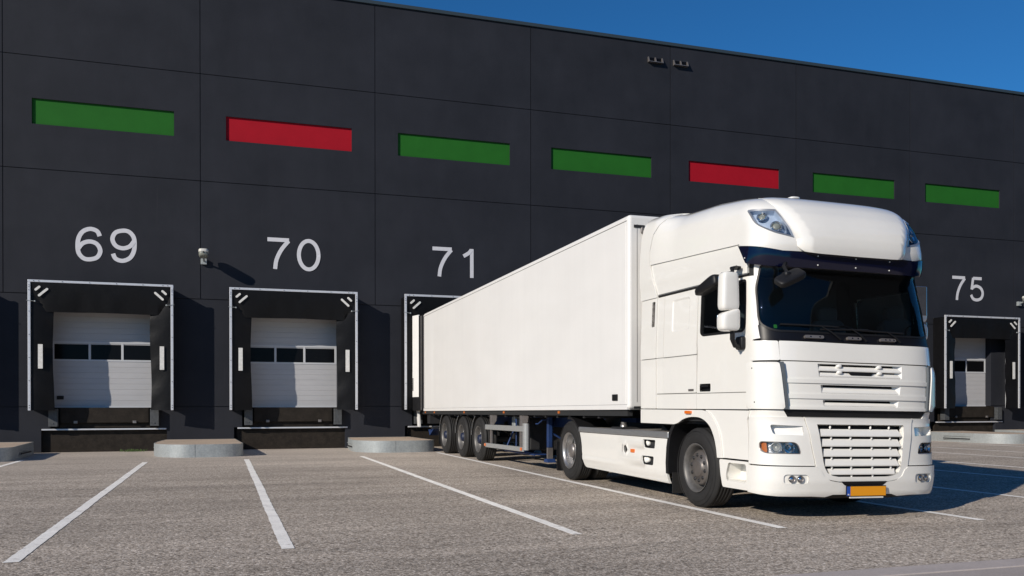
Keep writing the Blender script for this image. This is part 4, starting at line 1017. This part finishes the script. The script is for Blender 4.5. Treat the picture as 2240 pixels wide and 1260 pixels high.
# raised centre dome
def dome(u,v):
    hw=_lt([(2.9,.70),(2.99,.77),(3.10,.80),(3.45,.985),(3.60,1.10),(3.74,1.2)],v)[0]
    e=max(0,min(1,(hw-abs(u))/.15)); e=math.sqrt(max(0,1-(1-e)**2))*.6+.4*e; t=max(0,min(1,(3.70-v)/.6))
    return .024+ (.003+.085*t)*e
DL=[(-_lt([(2.96,.67),(2.98,.72),(3.01,.78),(3.10,.80),(3.45,.985),(3.60,1.10),(3.74,1.2)],z)[0],z) for z in (2.975,2.99,3.02,3.05,3.11,3.2,3.3,3.4,3.5,3.6,3.68,3.73)]
P('roof_dome',DL+[(-x,z) for x,z in DL[::-1]]+[(.5,2.968),(0,2.965),(-.5,2.968)],off=dome,thick=.09,grid=.045,st=.04)
# closing sheet over the roof
mb=MB(); rows=[]; qs=[-4.12+.103*i for i in range(81)]
ring=[S(q,3.73,.020) for q in qs]; half=40
vs=[]; 
nn=9
for i in range(half+1):
    a=ring[i]; b=ring[80-i]
    for j in range(nn):
        t=j/(nn-1); p=a.lerp(b,t); p=p+Vector((0,0,.022*math.sin(math.pi*t)*min(1,(half-i)/10))); vs.append(p)
mb.add(vs,[(i*nn+j,i*nn+j+1,(i+1)*nn+j+1,(i+1)*nn+j) for i in range(half) for j in range(nn-1)],True); mb.build('roof_top',M['paint'],CAB)
mb=MB(); p_=S(-.50,3.72,.03); mb.sq((p_.x,p_.y,p_.z+.01),(.07,.06,.02),.7,.7); mb.build('roof_antenna_base',M['paint'],CAB)
# screws in the corner deflectors
for (q,z) in ((1.36,1.66),(1.33,1.29)):
    for sg in (-1,1):
        mb=MB(); mb.sq(tuple(S(sg*q,z,.047)),(.007,.007,.007),1,1,8,6); mb.build('deflector_screw',M['black'],CAB)
mb=MB(); panel(mb,rnd(side([(1.64,1.43),(1.64,1.457),(1.77,1.457),(1.77,1.43)]),.005),[],S,.008,.004,.1,.04); mb.build('model_badge',M['hub'],CAB,recalc=False)
# --- inside the cab
for sx in (-.62,.62):
    s=empty('seat',(0,0,0),parent=CAB)
    mb=MB(); mb.sq((sx,1.15,1.62),(.26,.27,.09),.4,.4); mb.build('seat_cushion',M['seat'],s)
    mb=MB(); mb.sq((sx,1.42,1.98),(.25,.08,.36),.4,.4); mb.sq((sx,1.43,2.40),(.14,.06,.10),.5,.5); mb.build('seat_back',M['seat'],s)
mb=MB(); mb.sq((0,.62,1.93),(1.05,.26,.12),.3,.3); mb.sq((.55,.72,2.02),(.28,.14,.07),.5,.5); mb.build('dashboard',M['hub'],CAB)
mb=MB(); 
ring=[Vector((.60+.22*math.cos(t*math.pi/12),.98+.22*math.sin(t*math.pi/12)*.55,2.05+.22*math.sin(t*math.pi/12)*.8)) for t in range(25)]
mb.tube(ring,.016,8); mb.tube([ring[0],(.6,.95,2.03),ring[12]],.014,6); mb.build('steering_wheel',M['black'],CAB)
mb=MB(); mb.box(-1.1,1.1,1.75,1.78,1.4,2.9); mb.build('sleeper_curtain',M['seat'],CAB)
mb=MB(); panel(mb,rnd([(-1.09,2.10),(-1.05,2.10),(-1.05,2.14),(-1.09,2.14)],.01),[],S,-.012,.002,.1,.02); mb.build('screen_sticker',M['green'],CAB,recalc=False)
# ================================================================== wheels
def tyre(mb,R0,w,sg,rr=.297):
    """outer face at x=0, body goes to +x (times sg)"""
    prof=[(.030,rr-.012),(.012,rr),(.0,rr+.02),(-.004,rr+.055),(-.006,rr+.11),(.0,R0-.075),(.010,R0-.04),(.022,R0-.018),(.040,R0-.006)]
    g=[]
    nb=5; x=.045; step=(w-.09)/nb
    for i in range(nb):
        a=.045+i*step; g+=[(a+.001,R0),(a+step*.80,R0),(a+step*.82,R0-.012),(a+step*.98,R0-.012)]
    g=g[:-2]
    prof=prof+g+[(w-a,r) for a,r in prof[::-1]]
    mb.lathe([(sg*a,r) for a,r in prof],(0,0,0),'x',72,True)
def mkwheel(parent,kind,loc,sg,R0=.5,w=.30):
    """sg=+1 : outer face looks towards -x"""
    t=empty('wheel',loc,parent=parent)
    mb=MB(); tyre(mb,R0,w,sg)
    for p in (.11,.155): mb.lathe([(sg*-.0065,.297+p),(sg*-.010,.297+p+.003),(sg*-.0065,.297+p+.006)],(0,0,0),'x',72,True)
    mb.build('tyre',M['rubber'],t)
    f=lambda pr: [(sg*a,r) for a,r in pr]
    if kind=='front':
        mb=MB(); mb.lathe(f([(.03,.286),(.002,.300),(-.006,.304),(-.008,.298),(.004,.285),(.012,.276),(.05,.262),(.10,.250),(.125,.235),(.13,.20)]),(0,0,0),'x',64); mb.build('rim',M['steeld'],t)
        mb=MB(); mb.lathe(f([(.13,.225),(.06,.215),(.045,.205),(.035,.19),(.032,.115),(.020,.112),(.012,.105),(.010,.06),(.010,0)]),(0,0,0),'x',64); d=mb.build('hub_disc',M['hubd'],t)
        for k in range(10):
            a=2*math.pi*k/10+.2; c=(sg*.030,.158*math.cos(a),.158*math.sin(a))
            mb=MB(); mb.lathe(f([(.012,.023),(-.006,.022),(-.006,.017),(.004,.016)]),c,'x',14); mb.lathe(f([(.004,.016),(-.012,.013),(-.018,.008),(-.018,0)]),c,'x',8); mb.build('wheel_nut',M['chassis'],t)
    elif kind=='drive':
        mb=MB(); mb.lathe(f([(.03,.286),(.002,.300),(-.006,.304),(-.008,.298),(.006,.284),(.014,.272),(.05,.262),(.075,.262),(.085,.254),(.16,.250),(.175,.235),(.178,.11)]),(0,0,0),'x',64); mb.build('rim',M['steel'],t)
        mb=MB(); mb.lathe(f([(.178,.13),(.06,.12),(.03,.11),(.02,.09),(.015,0)]),(0,0,0),'x',40); mb.build('hub',M['hub'],t)
        for k in range(10):
            a=2*math.pi*k/10; c=(sg*.170,.168*math.cos(a),.168*math.sin(a)); mb=MB(); mb.lathe(f([(.01,.020),(-.015,.018),(-.022,.010),(-.022,0)]),c,'x',10); mb.build('wheel_nut',M['hub'],t)
            a+=.314; c=(sg*.174,.205*math.cos(a),.205*math.sin(a)); mb=MB(); mb.lathe(f([(.0,.026),(0,0)]),c,'x',14); mb.build('rim_hole',M['inner'],t)
    else:
        mb=MB(); mb.lathe(f([(.03,.286),(.002,.300),(-.006,.304),(-.008,.298),(.006,.284),(.03,.272),(.08,.258),(.10,.250),(.11,.225),(.112,.12)]),(0,0,0),'x',64); mb.build('rim',M['steeld'],t)
        mb=MB(); mb.lathe(f([(.112,.14),(.09,.115),(.02,.10),(-.0,.085),(-.006,0)]),(0,0,0),'x',32); mb.build('hub',M['blued'],t)
        for k in range(10):
            a=2*math.pi*k/10+.3; c=(sg*.106,.165*math.cos(a),.165*math.sin(a)); mb=MB(); mb.lathe(f([(.01,.020),(-.025,.018),(-.03,.010),(-.03,0)]),c,'x',10); mb.build('wheel_nut',M['steel'],t)
            a+=.314; c=(sg*.110,.205*math.cos(a),.205*math.sin(a)); mb=MB(); mb.lathe(f([(.0,.024),(0,0)]),c,'x',14); mb.build('rim_hole',M['inner'],t)
    mb=MB(); mb.lathe(f([(.14,.24),(.14,.0)]),(0,0,0),'x',24); mb.lathe(f([(w-.02,.30),(w-.02,.0)]),(0,0,0),'x',24); mb.build('drum',M['inner'],t)
    return t
XN=-1.165
mkwheel(TR,'front',(XN,1.60,.485),1,.492,.31); mkwheel(TR,'front',(-XN,1.60,.485),-1,.492,.31)
for y in (5.80,):
    mkwheel(TR,'drive',(XN+.0,y,.495),1,.50,.28); mkwheel(TR,'drive',(-XN,y,.495),-1,.50,.28)
    for s in (-1,1):
        t=empty('inner_wheel',(s*.84,y,.495),parent=TR); mb=MB(); tyre(mb,.50,.28,-s); mb.build('tyre',M['rubber'],t)
# chassis
mb=MB()
for s in (-1,1): mb.box(s*.42-.04,s*.42+.04,.8,6.9,.70,.98)
for y in (2.4,3.4,4.6,5.3,6.3,6.85): mb.box(-.38,.38,y,y+.12,.72,.94)
mb.tube([(-1.0,5.80,.495),(1.0,5.80,.495)],.09,12); mb.sq((0,5.8,.5),(.2,.24,.24),.8,.8); mb.tube([(-1.0,1.6,.45),(1.0,1.6,.45)],.06,10)
mb.box(-.9,.9,.45,1.3,.33,.95); mb.box(-.55,.55,1.1,2.6,.55,1.1)
mb.build('chassis',M['chassis'],TR)
mb=MB(); mb.lathe([(0,0),(0,.5),(.06,.5),(.06,0)],(0,5.55,1.06),'z',32); mb.box(-.45,.45,5.3,5.9,.98,1.06); mb.build('fifth_wheel',M['chassis'],TR)
# side skirts with the tank and the catwalk above
def skirt(sg):
    def mp(u,v,o):      # u along y, v height; bottom tucks in
        t=max(0,(.40-v)/.18); x=1.165+o-(.0 if v>.40 else .055*t*t) + .012*max(0,min(1,(v-.3)/.2))*0
        return Vector((sg*x,u,v-0.0))
    L=rnd([(2.37,.225,.0),(2.30,.815,.0),(5.33,.815,.0),(5.16,.26,.06)],.02)
    v1=rnd([(2.70,.67),(2.68,.785),(3.02,.785),(2.98,.67)],.02); v2=rnd([(2.745,.44),(2.725,.56),(3.06,.56),(3.03,.44)],.03)
    ho=circ((3.61,.625),.055,20)
    holes=[v1,v2,ho]
    t=empty('side_skirt',(0,0,0),parent=TR)
    def off(u,v):
        o=0
        for (z0,z1) in ((.665,.79),(.435,.565)):
            if 2.98<u<3.9 and z0-.02<v<z1+.02:
                o+= .035*(1-min(1,(u-2.98)/.9))*math.sin(math.pi*max(0,min(1,(v-z0+.02)/(z1-z0+.04))))
        d=math.hypot(u-3.61,v-.625); o+= .012*max(0,1-abs(d-.075)/.02)
        o+= .014*max(0,1-abs(v-.405)/.05)*max(0,min(1,(u-3.2)/1.5))
        return o
    mb=MB(); panel(mb,L,holes,mp,off,.03,.05,.04); sk=mb.build('skirt_panel',M['paint'],t,recalc=False)
    for h in holes[:2]:
        mb=MB(); rim(mb,h,mp,0,-.09); panel(mb,h,[],mp,-.09,.002,.1,.05); mb.build('skirt_vent',M['black'],t,recalc=False)
        # white scoop inside the vent
        zc=sum(p[1] for p in h)/len(h); mb=MB(); mb.sq((sg*1.10,3.13,zc),(.05,.17,.056),.8,.8); mb.build('vent_scoop',M['paint'],t)
    mb=MB(); rim(mb,ho,mp,0,-.07); panel(mb,ho,[],mp,-.07,.002,.1,.05); mb.build('filler_recess',M['black'],t,recalc=False)
    mb=MB(); mb.sq((sg*1.12,3.59,.60),(.02,.022,.022),.6,.6); mb.build('valve',M['chrome'],t)
    mb=MB(); panel(mb,rnd([(3.30,.585),(3.30,.635),(3.42,.635),(3.42,.585)],.01),[],mp,.014,.015,.1,.04); mb.build('side_marker',M['amber'],t,recalc=False)
    mb=MB(); mb.box(*sorted((sg*1.13,sg*1.178)),2.30,5.36,.822,.905); 
    mb.build('top_strip',M['alu'],t,bevel=.012,segs=3)
    mb=MB(); mb.box(*sorted((sg*.50,sg*1.13)),2.32,5.28,.83,.893); mb.build('catwalk',M['grate'],t)
    mb=MB()
    for i in range(26): mb.box(*sorted((sg*.52,sg*1.10)),3.05-.7+.0+i*.055,3.05-.7+.02+i*.055,.894,.906)
    mb.build('catwalk_ribs',M['grate'],t)
    mb=MB(); mb.box(*sorted((sg*.52,sg*1.10)),3.9,4.25,.894,.93); mb.build('catwalk_cover',M['chassis'],t,bevel=.01)
    mb=MB(); mb.prism([(2.60,.90),(2.85,.90),(2.78,.99)],*sorted((sg*.70,sg*1.0)),'x'); mb.build('catwalk_bracket',M['chassis'],t,bevel=.01)
    mb=MB(); mb.lathe([(0,.055),(.035,.055),(.04,.045),(.075,.045),(.08,.035),(.08,0)],(sg*.95,4.12,.925),'z',20); mb.build('tank_cap',M['steel'],t)
    mb=MB(); mb.box(*sorted((sg*.52,sg*1.09)),2.5,5.1,.28,.80); mb.build('fuel_tank',M['chassis'],t,bevel=.05)
    # rear mudguard over the drive wheel
    mb=MB(); pts=[(5.80-.565*math.cos(R(a)),.495+.565*math.sin(R(a))) for a in range(-15,100,8)]; n=len(pts)
    vs=[(sg*x,y,z) for x in (1.165,.62) for y,z in pts]; mb.add(vs,[(i,i+1,n+i+1,n+i) for i in range(n-1)],True)
    vs=[(sg*1.166,y,z) for y,z in pts]+[(sg*1.166,5.8+(y-5.8)*.93,.495+(z-.495)*.93) for y,z in pts]; mb.add(vs,[(i,i+1,n+i+1,n+i) for i in range(n-1)],False)
    mb.build('drive_mudguard',M['black'],t)
    mb=MB(); mb.box(*sorted((sg*.62,sg*1.15)),6.40,6.42,.12,.62); mb.build('rear_flap',M['black'],t)
skirt(-1); skirt(1)
# ================================================================== semi-trailer (local y back from its front face)
TL=empty('semi_trailer',(7.33,-14.75,0)); tag(TL,'long white box semi-trailer backed into the dock numbered 71','trailer')
WT=1.25; LT=13.5
def tilt(v): return (v[0],v[1],v[2]-.0073*v[1])
mb=MB(); mb.box(-WT,WT,0,LT,1.20,3.985)
b=mb.build('box_body',M['trailer'],TL,bevel=.05,segs=4)
for v in b.data.vertices: v.co=tilt(v.co)
def tb(nm,m,bev=0,*bx,parent=None):
    mb=MB()
    for q in bx: mb.box(*q)
    o=mb.build(nm,M[m],parent or TL,bevel=bev)
    for v in o.data.vertices: v.co=tilt(v.co)
    return o
tb('top_rail','trailer',.003,(-WT-.006,WT+.006,.06,LT-.02,3.905,3.94)); tb('top_rail_joint','chassis',0,(-WT-.0022,WT+.0022,.06,LT-.02,3.899,3.9045))
tb('bottom_rail','trailer',.004,(-WT-.008,WT+.008,.05,LT,1.192,1.262)); tb('bottom_rail_joint','hub',0,(-WT-.0022,WT+.0022,.05,LT,1.263,1.267))
tb('corner_post','trailer',.004,(-WT-.006,-WT+.02,.09,.095,1.28,3.89))
# front wall details beyond the corner
tb('front_post_joint','hub',0,(-1.12,-1.116,-.004,0,1.30,3.85)); tb('front_label','chassis',.002,(-1.17,-1.0,-.012,0,3.80,3.84)); tb('front_label','chassis',.002,(-1.17,-1.0,-.012,0,1.205,1.24))
tb('cooling_unit','plasticW',.03,(-.95,.95,-.30,-.001,2.35,3.80))
mb=MB(); mb.tube([(-1.03,-.03,3.75),(-1.035,-.035,3.3),(-1.03,-.03,2.4),(-1.02,-.03,1.5)],.008,6); mb.sq((-1.05,-.03,3.76),(.02,.02,.05),.6,.6); mb.build('air_hose',M['hub'],TL)
tb('side_reflector','black',.008,(-WT-.018,-WT,.36,.54,1.325,1.42))
# rear frame, seal and open door leaf
def flare(nm,m,pts,z0,z1):
    mb=MB(); mb.prism(pts,z0,z1,'z'); o=mb.build(nm,M[m],TL,bevel=.003)
    for v in o.data.vertices: v.co=tilt(v.co)
    return o
tb('rear_frame','black',.004,(-WT+.01,WT-.01,LT,LT+.6,1.20,3.97))
flare('rear_seal','black',[(-WT,LT),(-1.335,LT+.30),(-1.31,LT+.30),(-WT+.03,LT)],1.20,3.96); flare('seal_rib','hub',[(-1.292,LT+.145),(-1.303,LT+.16),(-1.30,LT+.175),(-1.285,LT+.16)],1.22,3.94)
tb('edge_trim','hub',.002,(-WT-.01,-WT,LT+.0,LT+.03,1.2,3.95))
flare('rear_door_leaf','trailer',[(-1.338,LT+.31),(-1.435,LT+.70),(-1.405,LT+.70),(-1.308,LT+.31)],1.60,3.985); flare('door_leaf_kick','black',[(-1.334,LT+.31),(-1.431,LT+.70),(-1.405,LT+.70),(-1.308,LT+.31)],1.20,1.597)
flare('locking_bar','chassis',[(-1.436,LT+.63),(-1.441,LT+.65),(-1.43,LT+.66),(-1.42,LT+.64)],1.78,2.16)
mb=MB(); mb.prism([(LT+.66,.62),(LT+.85,.62),(LT+1.02,1.16),(LT+.30,1.20),(LT+.30,1.12),(LT+.80,1.08)],-WT-.01,-WT+.06,'x')
o=mb.build('rear_bracket',M['trailer'],TL,bevel=.01)
# running gear
tb('chassis_rail','blue',.01,(-.50,-.40,1.3,LT+.3,.86,1.19),(.40,.50,1.3,LT+.3,.86,1.19)); 
tb('cross_members','chassis',0,*[(-1.18,1.18,y,y+.06,1.06,1.19) for y in [1.2+i*.6 for i in range(21)]])
tb('edge_channel','inner',0,(-1.22,-1.14,.1,LT+.3,1.10,1.192),(1.14,1.22,.1,LT+.3,1.10,1.192))
AX=[(7.86,),(9.30,),(11.05,)]
AXY=[7.88,9.38,11.08]
for y in AXY:
    mkwheel(TL,'trailer',(-1.235,y,.485),1,.50,.33); mkwheel(TL,'trailer',(1.235,y,.485),-1,.50,.33)
    mb=MB(); mb.tube([(-1.1,y,.485),(1.1,y,.485)],.075,12); mb.box(-.5,-.4,y-.45,y+.1,.5,.62); mb.box(.4,.5,y-.45,y+.1,.5,.62); mb.sq((-.45,y+.15,.75),(.12,.12,.14),.6,1); mb.sq((.45,y+.15,.75),(.12,.12,.14),.6,1); mb.build('axle',M['chassis'],TL)
    for sg in (-1,1):
        mb=MB(); pts=[(y+.60*math.cos(R(a)),.485+.585*math.sin(R(a))) for a in range(8,68,6)]; n=len(pts)
        vs=[(sg*x,a,z) for x in (1.225,.86) for a,z in pts]; mb.add(vs,[(i,i+1,n+i+1,n+i) for i in range(n-1)],True); mb.build('mudguard',M['black'],TL)
        mb=MB(); mb.tube([(sg*1.228,a,z) for a,z in pts],.007,5); mb.build('mudguard_edge',M['alu'],TL)
# mark lamps under the edge
for y in (2.82,5.97,9.13,12.27,15.3-1.9): 
    tb('side_marker','darkamber',.006,(-WT+.01,-WT+.05,y-.035,y+.035,1.13,1.175))
# side guard
sg_=empty('side_guard',(0,0,0),parent=TL)
gy0,gy1=4.72,7.33
tb('guard_rail','guard',.012,(-1.235,-1.205,gy0,gy1,.775,.885),parent=sg_); tb('guard_rail','guard',.012,(-1.235,-1.205,gy0,gy1,.385,.48),parent=sg_)
mb=MB(); mb.prism([(-1.238,gy0+.03),(-1.238,gy0-.02),(-1.228,gy0-.06),(-1.205,gy0-.09),(-1.17,gy0-.10),(-1.14,gy0-.09),(-1.14,gy0-.07),(-1.17,gy0-.08),(-1.20,gy0-.06),(-1.21,gy0+.03)],.385,.905,'z',False); mb.build('guard_end',M['guard'],sg_,bevel=.004)
for y in (4.98,7.02):
    tb('guard_post','hub',.006,(-1.203,-1.165,y-.07,y+.05,.40,1.12),parent=sg_)
    mb=MB(); mb.prism([(y-.05,1.14),(y-.44,1.04),(y-.38,.92),(y-.12,.80),(y-.05,.78)],-1.19,-1.18,'x'); mb.build('guard_gusset',M['hub'],sg_)
for y in (gy0+.10,gy1-.03): tb('guard_lamp','amber',.006,(-1.255,-1.236,y-.04,y+.04,.41,.47),parent=sg_)
# landing legs, tanks, pallet box
for sg in (-1,1):
    l=empty('landing_leg',(0,0,0),parent=TL)
    mb=MB(); mb.box(*sorted((sg*.81,sg*.90)),4.23,4.32,.45,1.12); mb.build('leg_outer',M['blue'],l,bevel=.01)
    mb=MB(); mb.box(*sorted((sg*.80,sg*.90)),4.24,4.31,.24,.45); mb.build('leg_inner',M['hub'],l)
    mb=MB(); mb.prism([(4.16,.17),(4.38,.17),(4.32,.24),(4.22,.24)],*sorted((sg*.76,sg*.94)),'x'); mb.build('leg_foot',M['blue'],l,bevel=.01)
    mb=MB(); mb.tube([(sg*.85,4.27,.5),(sg*.5,5.0,1.05)],.03,8); mb.tube([(sg*.5,4.27,.55),(sg*.85,4.27,.75)],.02,6); mb.build('leg_brace',M['blue'],l)
mb=MB(); mb.tube([(-1.02,4.2,.98),(-.92,4.26,.98)],.015,6); mb.tube([(-1.02,4.2,.98),(-1.02,4.45,.90),(-1.05,4.5,.90)],.014,6); mb.build('leg_crank',M['blue'],TL)
mb=MB(); mb.lathe([(0,0),(0,.2),(.04,.24),(1.3,.24),(1.34,.2),(1.34,0)],(-.67,6.1,.72),'x',24); mb.build('air_tank',M['chassis'],TL)
mb=MB(); mb.box(-1.0,-.2,5.0,5.7,.36,1.0); mb.build('tool_box',M['chassis'],TL,bevel=.03)
mb=MB(); mb.tube([(-1.05,5.02,.42),(-1.05,5.02,.98)],.018,6); mb.tube([(-1.05,5.68,.42),(-1.05,5.68,.98)],.018,6); mb.tube([(-1.06,4.55,.30),(-1.06,6.4,.30)],.02,6); mb.tube([(-1.06,6.4,.30),(-.8,6.5,.8)],.02,6); mb.box(-1.05,-.75,4.6,6.35,.29,.31); mb.build('underframe_bars',M['blue'],TL)
mb=MB(); mb.box(-.9,-.3,6.25,6.45,.78,1.02); mb.build('valve_box',M['galv'],TL,bevel=.02)
mb=MB(); mb.tube([(-1.1,12.1,.66),(1.1,12.1,.66)],.03,8); mb.box(-1.15,1.15,12.9,12.98,.55,.65); mb.box(-1.18,-.85,13.0,13.35,.74,1.0); mb.box(.85,1.18,13.0,13.35,.74,1.0); mb.build('rear_underrun',M['chassis'],TL)
mb=MB(); mb.prism([(12.7,.60),(13.35,.56),(13.2,.40)],-1.15,-.9,'x'); mb.build('rear_gusset',M['blue'],TL)
mb=MB(); mb.box(-1.2,-.88,11.85,11.87,.20,.62); mb.build('trailer_flap',M['black'],TL)
